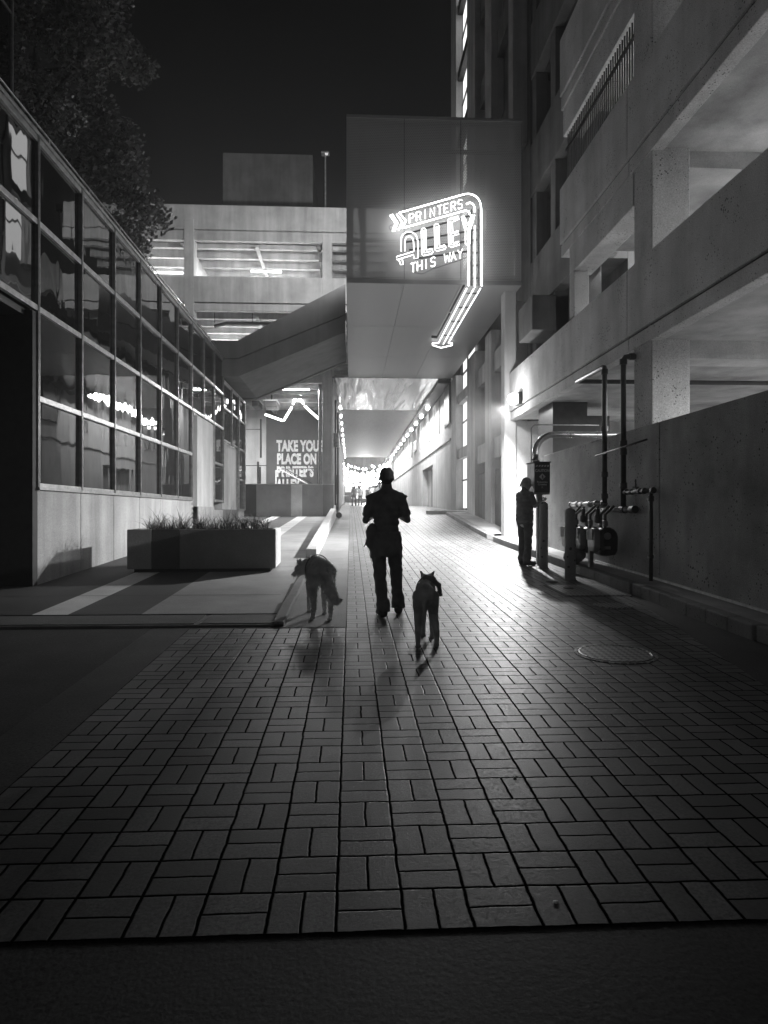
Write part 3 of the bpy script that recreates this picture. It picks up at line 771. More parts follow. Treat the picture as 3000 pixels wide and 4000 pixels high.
# ================================================================== CONCRETE RAMP (joins bridge and glass building)
RYa, RYb = 25.7, 31.0
prof = [(-.2, 10.15), (-4.25, 7.96), (-6.2, 7.94), (-6.2, 6.60), (-4.2, 6.62), (-.2, 8.33)]
RP = thing('concrete_ramp', (-3, 28, 6.6), 'sloping concrete ramp beam climbing from the glass building up to the sign bridge', 'ramp')
MB().prism([(-.2, 9.0), (-4.22, 7.3), (-6.2, 7.25), (-6.2, 7.94), (-4.25, 7.96), (-.2, 10.15)], 'y', RYa, RYa+.28).build('side_parapet', M_RAMP, RP, bevel=.01)
MB().prism([(-.2, 8.33), (-4.2, 6.62), (-6.2, 6.60), (-6.2, 7.26), (-4.22, 7.28), (-.2, 8.98)], 'y', RYa+.03, RYa+.3).build('edge_beam', M_RAMP, RP, bevel=.01)
MB().prism([(-.2, 8.36), (-4.2, 6.65), (-6.2, 6.63), (-6.2, 6.9), (-4.25, 6.95), (-.2, 8.65)], 'y', RYa+.31, RYb-.31).build('ramp_slab', M_RAMP, RP)
MB().prism([(-.2, 8.30), (-4.2, 6.58), (-6.2, 6.56), (-6.2, 7.94), (-4.25, 7.96), (-.2, 10.15)], 'y', RYb-.3, RYb).build('side_parapet', M_RAMP, RP, bevel=.01)

# ================================================================== SKY BRIDGE with perforated screen
BY = 19.0; BYe = 32.35; bx0 = -.12; bx1 = 4.83; bz = 7.94; bt = 12.62
BR = thing('sky_bridge', (2.3, BY, bz), 'wide grey bridge box over the alley with perforated metal front screen and metal underside', 'bridge')
MB().box(bx0, bx1, BY, BY+.02, bz+.10, bt).build('perforated_screen', M_PERF, BR)
MB().box(bx0, bx1, BY-.03, BY+.10, bz-.02, bz+.095).build('bottom_rail', M_SOFS, BR, bevel=.01)
for x_ in (bx0+.002, XatY(1404, BY+.3), XatY(1700, BY+.3), bx1-.16):
    MB().box(x_, x_+.19, BY+.1, BY+.3, bz+.1, bt-.05).build('post', M_BRONZE, BR)
for z_ in (9.1, 10.1, 11.65, 12.45): MB().box(bx0, bx1, BY+.05, BY+.098, z_, z_+.1).build('screen_rail', M_BRONZE, BR)
xm = [bx0, 1.5, 3.1, bx1]
for a, b in zip(xm, xm[1:]):
    for c_, d_ in ((BY+.105, 23.4), (23.41, 27.9), (27.91, BYe)):
        MB().box(a+.006, b-.006, c_+.005, d_-.005, bz-.012, bz+.03).build('soffit_panel', M_SOFS, BR)
MB().box(bx0, bx1, BY+.11, BYe, bz+.032, bz+.2).build('bridge_floor', M_BRONZE, BR)
mb = MB()
for x_ in (1.5, 3.1):
    for z_ in (8.5, 9.25, 10.0, 10.75, 11.5, 12.2):
        for dx in (-.05, .05): mb.ell((x_+dx, BY-.004, z_), (.016, .01, .016), 8, 6)
mb.build('bolts', M_ALU, BR)
for x_ in (1.5, 3.1): MB().box(x_-.006, x_+.006, BY-.006, BY-.001, bz+.1, bt).build('panel_seam', M_BRONZE, BR)
MB().box(bx0, bx1, BY-.02, BY-.002, bt-.06, bt+.02).build('top_rail', M_SOFS, BR)
# lower, glossy metal soffit over the alley beyond
TS = thing('alley_canopy', (2, 55, bz), 'long metal canopy ceiling over the alley, wavy and mirror-like near, dull farther on', 'canopy')
MB().box(-.87, 4.86, BYe+.01, 42.5, bz-.03, bz+.02).build('glossy_panel', M_SOFG, TS)
MB().box(-.85, 4.86, 42.52, 79, bz-.035, bz+.02).build('dull_panel', M_DULL, TS)
MB().box(4.25, 4.87, BYe+.5, 79, bz-.16, bz-.036).build('edge_channel', M_BRONZE, TS)

# ================================================================== NEON SIGN
NY = BY - .32
NS = thing('neon_sign', (2.3, NY, 8.0), 'glowing neon arrow sign reading PRINTERS ALLEY THIS WAY on the front of the bridge', 'neon sign')
def S(cx, cy, dy=0): return tuple(atY(1300 + .4972*cx, 400 + .4972*cy, NY+dy))
TR = .018
def neon(pts, nm='neon_tube', r=TR, mat=None): return MB().tube([S(*p) for p in pts], r, 8).build(nm, mat or M_NEON, NS, smooth=True)
def arc(cx, cy, rx, ry, a0, a1, n=8): return [(cx+rx*math.cos(R(a0+(a1-a0)*k/n)), cy-ry*math.sin(R(a0+(a1-a0)*k/n))) for k in range(n+1)]
# outer arrow outline
neon([(575, 930), (520, 868), (1030, 722)] + arc(1062, 822, 102, 104, 100, 0, 10) + [(1166, 830), (1170, 1442)], 'arrow_outline')
neon([(575, 930), (545, 988), (1040, 850), (1066, 855), (1078, 882)], 'arrow_outline')
neon([(1050, 800)] + arc(1075, 830, 38, 42, 100, 10, 5) + [(1114, 860)], 'arrow_outline')
neon([(450, 886), (494, 948), (470, 1012)], 'chevron'); neon([(502, 880), (546, 942), (516, 1000)], 'chevron')
neon([(466, 880), (508, 946), (484, 1008)], 'chevron')
neon([(1068, 1120), (1066, 1440)], 'shaft_tube'); neon([(1116, 970), (1116, 1452)], 'shaft_tube')
# double lined ALLEY letters
def P2(pts): return neon(pts, 'letter_tube', .0125, M_NEONL)
P2([(536, 1168), (536, 1085)] + arc(600, 1080, 64, 64, 175, 5, 9) + [(668, 1090), (670, 1222), (640, 1228), (636, 1196), (504, 1236), (500, 1212), (632, 1172)])
P2([(566, 1168), (566, 1095)] + arc(600, 1090, 33, 38, 175, 5, 6) + [(634, 1095), (638, 1168)])
P2([(520, 1240), (534, 1276), (552, 1272), (546, 1234)])
P2([(696, 1000), (706, 990), (722, 990), (730, 1000), (734, 1160), (778, 1150), (786, 1176), (776, 1190), (712, 1204), (700, 1196), (696, 1000)])
P2([(713, 1006), (716, 1182), (768, 1170)])
P2([(798, 965), (808, 955), (824, 955), (832, 965), (838, 1130), (878, 1120), (888, 1140), (880, 1152), (820, 1168), (804, 1160), (798, 965)])
P2([(815, 972), (820, 1146), (868, 1134)])
P2([(905, 925), (915, 915), (985, 895), (994, 915), (938, 938), (942, 1020), (985, 1010), (990, 1034), (944, 1048), (946, 1104), (990, 1092), (996, 1118), (930, 1138), (912, 1130), (905, 925)])
P2([(922, 932), (928, 1118), (980, 1106)]); P2([(930, 922), (984, 906)]); P2([(930, 1032), (976, 1022)])
P2([(1010, 900), (1030, 893), (1062, 965), (1090, 885), (1115, 885), (1078, 1010), (1076, 1110), (1050, 1120), (1042, 1110), (1042, 1010), (1010, 900)])
P2([(1020, 904), (1060, 1010), (1060, 1104)]); P2([(1103, 892), (1062, 1008)])
# single stroke lettering
G = {'P': [[(0,0),(0,1),(.55,1),(.72,.88),(.72,.62),(.55,.5),(0,.5)]],
     'R': [[(0,0),(0,1),(.55,1),(.72,.88),(.72,.62),(.55,.5),(0,.5)], [(.35,.5),(.75,0)]],
     'I': [[(.3,0),(.3,1)]], 'N': [[(0,0),(0,1),(.7,0),(.7,1)]], 'T': [[(0,1),(.8,1)], [(.4,1),(.4,0)]],
     'E': [[(.65,1),(0,1),(0,0),(.65,0)], [(0,.5),(.5,.5)]],
     'S': [[(.65,.85),(.5,1),(.18,1),(0,.86),(0,.64),(.15,.52),(.5,.48),(.65,.36),(.65,.14),(.5,0),(.15,0),(0,.15)]],
     'H': [[(0,0),(0,1)], [(.7,0),(.7,1)], [(0,.5),(.7,.5)]], 'W': [[(0,1),(.2,0),(.45,.8),(.7,0),(.9,1)]],
     'A': [[(0,0),(.38,1),(.75,0)], [(.14,.36),(.62,.36)]], 'Y': [[(0,1),(.38,.5),(.75,1)], [(.38,.5),(.38,0)]]}
def word(txt, p0, p1, h, wd, r=.0135):
    n = len(txt)
    for k, ch in enumerate(txt):
        if ch == ' ': continue
        t = k/n; bx_, by_ = p0[0]+(p1[0]-p0[0])*t, p0[1]+(p1[1]-p0[1])*t
        sl = (p1[1]-p0[1])/(p1[0]-p0[0])
        m = MB()
        for st in G[ch]: m.tube([S(bx_+x*wd, by_+x*wd*sl-y*h) for x, y in st], r, 8)
        m.build('neon_letter', M_NEONL, NS, smooth=True)
word('PRINTERS', (602, 948), (1040, 822), 68, 46)
word('THIS WAY', (612, 1338), (1035, 1216), 70, 50)
# lower shaft folded under the bridge, pointing down the alley
zu = bz - .14
def U(cx, cy): 
    p = atZ(1300 + .4972*cx, 400 + .4972*cy, zu); return tuple(p)
for a, b in (((1052, 1462), (832, 1888)), ((1106, 1466), (868, 1900)), ((1160, 1462), (908, 1890))):
    MB().tube([U(*a), U(*b)], .017, 8).build('shaft_tube', M_NEONL, NS, smooth=True)
MB().tube([U(832, 1890), U(782, 1893), U(786, 1908), U(850, 1928), U(936, 1908), U(938, 1893), U(908, 1892)], .022, 8).build('arrow_head', M_NEONL, NS, smooth=True)
MB().tube([U(1030, 1440), U(925, 1640)], .035, 8).build('sign_frame', M_BRONZE, NS); MB().tube([U(918, 1660), U(825, 1835)], .035, 8).build('sign_frame', M_BRONZE, NS)
MB().tube([U(778, 1840), U(820, 1845)], .05, 8).build('sign_frame', M_BRONZE, NS)
for k in range(4):
    a, b = U(1052-k*62, 1500+k*110), U(1140-k*66, 1500+k*110); MB().tube([a, b], .02, 6).build('tube_support', M_BRONZE, NS)
# dark supports and backing rails behind the tubes
for a, b in (((560, 1040), (1110, 880)), ((560, 1100), (1130, 1000)), ((600, 1160), (1130, 1080)), ((1100, 1180), (1150, 1180)), ((1100, 1280), (1150, 1280)), ((1100, 1380), (1150, 1380)), ((640, 1230), (1060, 1170))):
    MB().tube([S(*a, .1), S(*b, .1)], .028, 6).build('backing_rail', M_BRONZE, NS)
for a, b in (((1090, 840), (1092, 1440)), ((1142, 840), (1143, 1440))): MB().tube([S(*a, .08), S(*b, .08)], .02, 6).build('backing_rail', M_BRONZE, NS)
MB().tube([S(*p, .05) for p in ((640, 1335), (700, 1350), (780, 1310), (1000, 1240), (1060, 1215), (1080, 1260), (1070, 1330))], .008, 5).build('cable', M_BMET, NS)
MB().tube([S(*p, .05) for p in ((470, 960), (440, 975), (450, 1000), (480, 1005))], .008, 5).build('cable', M_BMET, NS)

# ================================================================== RIGHT PARKING DECK
XR = 4.60
DK = thing('parking_deck', (XR, 8, .3), 'large precast concrete parking deck with stacked parapets and open floors along the right side', 'building')
def panels(z0, z1, ya, yb, joints, x=XR, t=.24, name='parapet', mat=None, bev=.014):
    js = [ya] + [j for j in joints if ya < j < yb] + [yb]
    for a, b in zip(js, js[1:]):
        MB().box(x, x+t, a+.007, b-.007, z0, z1).build(name, mat or M_PIT, DK, bevel=bev)
J = [-.5, 11.1]
panels(4.43, 5.55, -6, 19.5, J); panels(4.18, 4.405, -6, 19.5, J, XR+.03, .21, 'parapet_lip')
MB().box(XR+.05, XR+.2, -6, 19.4, 4.38, 4.45).build('joint_backing', M_BLACKWALL, DK)
panels(7.40, 8.62, -6, 14.75, J); panels(7.12, 7.375, -6, 14.75, J, XR+.03, .21, 'parapet_lip')
MB().box(XR+.05, XR+.2, -6, 14.6, 7.36, 7.42).build('joint_backing', M_BLACKWALL, DK)
panels(10.65, 11.9, -6, 14.75, J); panels(10.35, 10.625, -6, 14.75, J, XR+.03, .21, 'parapet_lip')
panels(13.6, 15, -6, 14.75, J)
# parapet end returns
for z0, z1 in ((7.14, 8.60), (10.37, 11.88), (13.6, 15)): MB().box(XR+.25, XR+1.2, 14.5, 14.74, z0, z1).build('parapet_return', M_PIT, DK, bevel=.015)
# columns, .65 m square
for ya in (10.28, 1.2, -7.5):
    MB().box(XR+.05, XR+.66, ya, ya+.66, .2, 16).build('column', M_PIT, DK, bevel=.02)
MB().box(XR+.04, XR+.5, 10.95, 14.2, 6.55, 7.12).build('spandrel_beam', M_PIT, DK, bevel=.015)
MB().box(XR+.06, XR+.5, 10.95, 14.7, 9.75, 10.35).build('spandrel_beam', M_PIT, DK, bevel=.015)
MB().box(XR+.04, XR+.36, 13.9, 14.2, 5.6, 6.55).build('spandrel_end', M_PIT, DK, bevel=.015)
# slabs
for z in (4.20, 7.16, 10.4, 13.4): MB().box(XR+.245, 24, -6, 14.4 if z > 5 else 19.4, z, z+.22).build('deck_slab', M_SOFF, DK)
for z in (3.92, 6.9, 10.1):
    for ya in (10.3, 1.2): MB().box(XR+.67, 24, ya+.05, ya+.6, z, z+.30-.02).build('ceiling_beam', M_SOFF, DK)
MB().box(16, 16.3, -6, 22, .2, 16).build('inner_wall', M_CONCD, DK)
MB().box(XR+.3, 16, -6, 19.4, -.2, .26).build('deck_floor', M_CONCD, DK)
# big solid wall along the sidewalk
mb = MB()
for a, b in ((-4, 5.1), (5.112, 9.9), (9.912, 16.0)): mb.box(XR, XR+.22, a, b, -.2, 2.87)
mb.build('street_wall', M_PITW, DK, bevel=.016)
# vehicle opening: end pier and cross wall, dark core
MB().box(4.46, 4.80, 19.5, 19.95, .3, 8.1).build('end_pier', M_CONCL, DK, bevel=.015)
MB().box(4.81, 9, 19.62, 19.9, .3, 4.18).build('cross_wall', M_CONCL, DK)
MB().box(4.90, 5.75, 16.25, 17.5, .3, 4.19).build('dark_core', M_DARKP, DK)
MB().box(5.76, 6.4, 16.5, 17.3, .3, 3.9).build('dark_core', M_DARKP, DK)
# grilles between upper parapets
GR = thing('bar_grille', (XR+.2, 12.5, 8.6), 'black vertical bar grille filling the opening above the upper parapet', 'grille')
mb = MB(); y = 10.98
while y < 14.6:
    mb.box(XR+.12, XR+.145, y, y+.022, 8.63, 10.34); y += .105
o = mb.build('bars', M_BMET, GR)
MB().box(XR+.11, XR+.155, 10.95, 14.7, 9.45, 9.49).build('cross_bar', M_BMET, GR)
MB().box(XR+.10, XR+.165, 10.95, 14.7, 10.28, 10.345).build('top_bar', M_BMET, GR)
# ceiling tube lights inside the deck (seen mirrored in the glass opposite)
for k, y in enumerate((2.5, 6.0, 9.3, 13.0)):
    strip_light((9.5, y, 4.1), 1.3, 'y', label=('tube light on the lowest deck ceiling, %s from the camera' % ('first', 'second', 'third', 'fourth')[k]), group='tube lights inside the right deck', power=520)
for k, y in enumerate((3.5, 9.0, 13.2)):
    strip_light((8.6, y, 7.05), 1.3, 'y', label=('tube light on the second deck ceiling, %s from the camera' % ('first', 'second', 'third')[k]), group='tube lights inside the right deck', power=150)
strip_light((8.5, 12.4, 10.25), 1.3, 'y', label='tube light on third deck ceiling behind the bar grille', group='tube lights inside the right deck', power=520)

# recessed upper deck section beside the bridge
RD = thing('recessed_deck', (5.4, 17, 6), 'dim recessed concrete building section rising behind the right end of the bridge', 'building')
for z0, z1 in ((7.2, 8.7), (10.6, 12.1), (14, 15.6), (17.4, 19), (20.8, 22.4), (24.2, 26)):
    MB().box(5.2, 5.5, 14.9, 19.4, z0, z1).build('parapet', M_CONCD, RD, bevel=.02)
for y in (14.9, 17.2, 19.0): MB().box(5.25, 5.6, y, y+.4, 5.6, 30).build('pilaster', M_CONCD, RD, bevel=.02)
MB().box(6.2, 6.4, 14.9, 19.4, 5.6, 30).build('inner_wall', M_CONCD, RD)
for z in (7.2, 10.6, 14, 17.4): MB().box(5.51, 6.19, 14.9, 19.4, z, z+.2).build('deck_slab', M_CONCD, RD)
MB().box(4.65, 5.6, 17.2, 18.6, 6.2, 7.1).build('corbel', M_CONCD, RD, bevel=.02)

# ================================================================== TALL BUILDING at the right of the alley mouth
TB = thing('tall_building', (4.9, 26, 1), 'tall dark building with concrete pilasters and a column of brightly lit windows', 'building')
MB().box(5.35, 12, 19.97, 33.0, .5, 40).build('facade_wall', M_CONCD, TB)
for (a, b) in ((20.3, 20.9), (23.5, 24.6), (26.6, 28.35), (31.45, 32.98)):
    MB().box(4.9, 5.349, a, b, .5, 7.9).build('pilaster', M_CONC, TB, bevel=.02)
    MB().box(4.9, 5.349, a, b, 12.7, 40).build('pilaster', M_CONC, TB, bevel=.02)
for (a, b) in ((20.92, 23.48), (24.62, 26.58)):
    for z in (3.4, 6.4): MB().box(5.0, 5.348, a, b, z, z+.7).build('spandrel', M_CONC, TB)
    for z in (14, 17.4, 20.8, 24.2): MB().box(5.1, 5.348, a, b, z, z+.9).build('spandrel', M_CONCD, TB)
    MB().box(5.05, 5.348, a, b, .5, 3.0).build('panel', M_CONCD, TB)
def litwin(y0, y1, z0, z1, mat=M_EWIN):
    W = MB().box(5.22, 5.26, y0, y1, z0, z1).build('window', mat, TB)
    MB().box(5.16, 5.215, (y0+y1)/2-.04, (y0+y1)/2+.04, z0, z1).build('frame', M_BMET, W)
    MB().box(5.16, 5.214, y0, y1, z0+(z1-z0)*.55, z0+(z1-z0)*.55+.07).build('frame', M_BMET, W)
litwin(28.5, 31.3, 1.7, 3.95); litwin(28.5, 31.3, 4.5, 6.5); litwin(28.5, 31.3, 6.9, 8.6)
for z in (12.8, 15.9, 19, 22.1, 25.2): litwin(28.5, 31.3, z, z+2.5)
for z in (3.97, 6.52): MB().box(5.0, 5.348, 28.36, 31.44, z, z+.45).build('spandrel', M_CONC, TB)
for z in (15.35, 18.45, 21.55, 24.65): MB().prism([(28.36, z), (31.44, z+.05), (31.44, z+.5), (28.36, z+.45)], 'x', 5.0, 5.348).build('spandrel', M_BRONZE, TB)
MB().box(5.28, 5.32, 21.3, 22.2, 4.4, 6.0).build('window', M_EDIM, TB); MB().box(5.28, 5.32, 25.9, 26.05, 1.9, 7.3).build('slit_window', M_EDIM, TB)
MB().box(5.28, 5.32, 21.0, 21.6, 3.2, 3.35).build('window', M_EDIM, TB)

# ================================================================== ALLEY WALLS beyond
AW = thing('alley_wall', (4.9, 60, 1.5), 'pale weathered concrete wall with ledge and steel door along the right of the lit alley', 'wall')
MB().box(4.9, 5.3, 33.02, 40.4, .8, 5.05).build('wall_panel', M_CONCL, AW, bevel=.01)
MB().box(4.9, 5.3, 46.3, 95, .8, 5.05).build('wall_panel', M_CONCL, AW, bevel=.01)
MB().box(4.9, 5.3, 40.41, 46.29, 4.36, 5.05).build('wall_panel', M_CONCL, AW)
MB().box(5.28, 5.3, 40.41, 46.29, .8, 4.355).build('recess_back', M_CONC, AW)
MB().box(5.15, 5.275, 41.2, 43.2, .8, 4.2).build('steel_door', M_CONCD, AW)
MB().box(4.84, 5.3, 33.02, 95, 5.052, 5.14).build('ledge', M_CONC, AW, bevel=.01)
MB().box(4.94, 5.3, 33.02, 95, 5.142, 8.05).build('wall_panel', M_CONCL, AW)
mb = MB()
for k in range(24):
    y = 35+k*2.4; mb.box(4.88, 4.939, y, y+.35, 5.9, 7.75)
mb.build('fins', M_CONC, AW)
MB().box(4.80, 5.35, 32.99, 34.6, 5.9, 7.9).build('dark_panel', M_BRONZE, AW)
MB().box(4.86, 4.93, 50, 52, 6.1, 6.9).build('vent', M_BRONZE, AW)
LW = thing('alley_side_wall', (-.95, 60, 1.5), 'dark service wall with pipes along the left edge of the lit alley', 'wall')
MB().box(-1.3, -.88, 33.6, 95, .8, 8.1).build('wall_panel', M_CONCD, LW)
MB().box(-1.35, -.93, 33.25, 33.59, .8, 15.6).build('corner_column', M_CONCD, LW)
for k, x_ in enumerate((-.80, -.70)): MB().tube([(x_, 36+k, 1.6), (x_, 36+k, 7.4-.5*k), (x_-.02, 60, 7.4-.5*k)], .05, 8).build('conduit', M_BMET, LW)
MB().box(-.88, -.6, 35, 35.5, 4.9, 5.6).build('junction_box', M_GREY, LW); MB().box(-.88, -.66, 38, 38.8, 2.5, 3.6).build('junction_box', M_BRONZE, LW)
# canopy edge lamps, right and left
yr = [40 + 3.6*k for k in range(11)]
sh = None
for side, X0, gname in ((1, 4.55, 'lamps along the right canopy edge'), (-1, -.62, 'lamps along the left canopy edge')):
    for k, y in enumerate(yr):
        t = thing('canopy_lamp', (X0, y, bz-.2), '%s glowing oval lamp on the %s edge of the alley canopy' % (('nearest', 'second', 'third', 'fourth', 'fifth', 'sixth', 'seventh', 'eighth', 'ninth', 'tenth', 'farthest')[k], 'right' if side > 0 else 'left'), 'canopy lamp', gname)
        MB().ell((X0, y, bz-.26), (.13, .48, .11) if side > 0 else (.07, .10, .15), 12, 8).build('lens', M_ETUN, t, smooth=True)
        MB().box(X0-.1, X0+.1, y-.4, y+.4, bz-.168, bz-.162).build('bracket', M_BRONZE, t)
# end of the alley
EB = tag(MB().box(-14, -.95, 108, 116, .5, 22).build('far_building', M_CONC), 'pale building closing the left of the alley beyond the string lights', 'building')
EB2 = tag(MB().box(-.9, 16, 118, 124, .5, 12).build('far_building', M_CONC), 'pale building straight ahead at the very end of the alley', 'building')
EB3 = tag(MB().box(4.9, 14, 95.2, 117, .5, 9).build('far_building', M_CONCD), 'building along the right beyond the end of the alley canopy', 'building')
MB().box(4.86, 4.9, 97, 99.5, 1.9, 4.6).build('lit_window', M_EWIN, EB3)
# string lights
bulb_me = None; cnt = 0
for k in range(15):
    y = 80.5 + k*1.9
    z0 = 8.0 - .09*k + random.uniform(-.55, .35); sg = random.uniform(.5, 1.3)
    st = thing('string_lights', (2, y, z0), 'strand of round glowing bulbs strung across the alley, number of strands overhead not distinguishable', 'string lights', 'bulb strands over the far alley')
    st['label'] = 'strand of round glowing bulbs strung across the far end of the alley'
    pts = []
    for q in range(13):
        t = q/12; x = -.85 + 5.7*t; z = z0 - sg*4*t*(1-t)*random.uniform(.85, 1.15) - .5*(1-t)
        pts.append((x + random.uniform(-.2, .2)*(0 < q < 12), y+1.6*t, z + random.uniform(-.18, .18)))
    MB().tube(pts, .012, 4).build('cable', M_BMET, st)
    for p in pts:
        if bulb_me is None:
            b = MB().ell((0, 0, 0), (.125, .125, .14), 10, 6).build('bulb', M_BULB, org=(0, 0, 0), smooth=True); bulb_me = b
        else:
            b = bulb_me.copy(); C.objects.link(b)
        b.parent = st; b.location = Vector((p[0], p[1], p[2]-.12)) - st.location
# lower sparkle: lit signs and lamps on the left shop fronts
for k, (px, py, Y, w_, h_) in enumerate(((1362, 1905, 92, .9, 1.2), (1385, 1880, 100, 1.4, .6), (1432, 1900, 104, 1.2, 1.0), (1350, 1850, 88, .5, 1.4), (1400, 1930, 106, 2.2, 1.4), (1452, 1925, 110, .8, 1.6))):
    p = atY(px, py, Y)
    o = MB().box(p.x-w_/2, p.x+w_/2, Y, Y+.15, p.z-h_/2, p.z+h_/2).build('lit_sign_box', M_EWIN, bevel=.02)
    tag(o, ('glowing shop sign box at left under the bulbs', 'wide glowing sign box high among the bulbs', 'glowing sign box right of the standing group', 'tall narrow glowing sign by the left alley wall', 'large lit shop front directly behind the standing group', 'glowing tall panel at the far right of the alley end')[k], 'lit sign')
TBL = thing('folding_table', tuple(atY(1350, 1972, 63)), 'small white-topped table beside the left wall near the standing group', 'table')
a = atY(1343, 1940, 63); b_ = atY(1362, 1940, 63); g_ = zg(a.x, 63)
MB().box(a.x, b_.x, 62.8, 63.4, g_+.86, g_+.92).build('table_top', M_WHITE, TBL)
for (x_, y_) in ((a.x+.03, 62.85), (b_.x-.07, 62.85), (a.x+.03, 63.33), (b_.x-.07, 63.33)): MB().box(x_, x_+.04, y_, y_+.04, g_, g_+.86).build('leg', M_GREY, TBL)

# ================================================================== WALL PACK LAMP
WP = thing('wall_pack_lamp', (XR, LAMPY, LAMPZ), 'blazing wall-pack lamp mounted at the far lower corner of the deck parapet', 'wall lamp')
MB().box(4.50, XR-.002, LAMPY-.2, LAMPY+.2, LAMPZ-.14, LAMPZ+.2).build('housing', M_BRONZE, WP, bevel=.02)
MB().ell((4.40, LAMPY, LAMPZ+.02), (.15, .19, .16), 20, 12).build('lens', M_E20, WP, smooth=True)

# ================================================================== PIPES, METERS, BOLLARDS, CONTROL BOX
PW = XR - .15
def pipe(root, pts, r, mat, nm='pipe', n=10): return MB().tube(pts, r, n).build(nm, mat, root, smooth=True)
def collar(root, c, r, l, axis='z', mat=None): return MB().lathe(c, [(r*.8, -l/2), (r, -l/2), (r, l/2), (r*.8, l/2)], 12, axis).build('pipe_fitting', mat or M_PIPE, root)
GP = thing('gas_pipe', (PW, 11.7, walk(11.7)), 'thick dark riser pipe on the right wall turning under the parapet, nearer the meters', 'pipe', 'gas risers on the right wall')
pipe(GP, [(PW, 11.7, 1.68), (PW, 11.7, 4.0), (PW+.01, 11.74, 4.06), (PW+.01, 11.8, 4.08), (PW+.02, 13.2, 4.10)], .045, M_PIPE)
pipe(GP, [(PW+.02, 13.2, 4.10), (14, 13.2, 4.10)], .045, M_PIPE, 'overhead_pipe')
for z in (3.98, 2.98, 2.18, 1.80): collar(GP, (PW, 11.7, z), .06, .09)
pipe(GP, [(PW, 11.7, 1.67), (PW, 13.5, 1.67)], .045, M_PIPEL, 'header')
for y in (11.75, 12.1, 12.4, 12.8, 13.1, 13.5): collar(GP, (PW, y, 1.67), .06, .07, 'y', M_PIPE)
G2 = thing('gas_pipe', (PW, 10.88, walk(10.88)), 'dark riser pipe right of the first, with valve branch dropping to sidewalk', 'pipe', 'gas risers on the right wall')
pipe(G2, [(PW, 10.88, 1.58), (PW, 10.88, 4.0), (PW+.03, 10.88, 4.05), (PW+.1, 10.88, 4.06), (14, 10.9, 4.06)], .045, M_PIPE)
for z in (3.97, 2.64, 2.50, 1.95): collar(G2, (PW, 10.88, z), .062, .09)
collar(G2, (PW+.14, 10.88, 4.06), .06, .08, 'x')
pipe(G2, [(PW, 10.45, 1.56), (PW, 12.4, 1.56)], .047, M_PIPEL, 'header')
collar(G2, (PW, 10.5, 1.56), .062, .16, 'y'); collar(G2, (PW, 10.88, 1.56), .064, .16, 'y')
zb_ = 1.84
pipe(G2, [(PW, 10.84, zb_), (PW, 9.86, zb_)], .034, M_PIPE, 'branch'); pipe(G2, [(PW, 9.86, zb_+.02), (PW, 9.86, walk(9.86)-.02)], .030, M_PIPE, 'branch')
for y in (10.75, 10.55, 10.25, 10.1, 9.80): collar(G2, (PW, y, zb_), .047, .06, 'y')
collar(G2, (PW, 9.86, 1.72), .045, .08); collar(G2, (PW, 9.86, .86), .04, .05)
MB().box(PW-.02, PW+.02, 10.33, 10.47, zb_, zb_+.06).build('valve', M_PIPE, G2, bevel=.008); MB().tube([(PW, 10.4, zb_+.05), (PW, 10.4, zb_+.19)], .012, 8).build('valve_handle', M_PIPE, G2)
MB().box(PW-.05, PW+.05, 10.39, 10.41, zb_+.06, zb_+.075).build('valve_handle', M_PIPE, G2)
pipe(G2, [(PW-.05, 12.0, 2.53), (PW-.05, 9.9, 2.60)], .016, M_PIPE, 'brace')
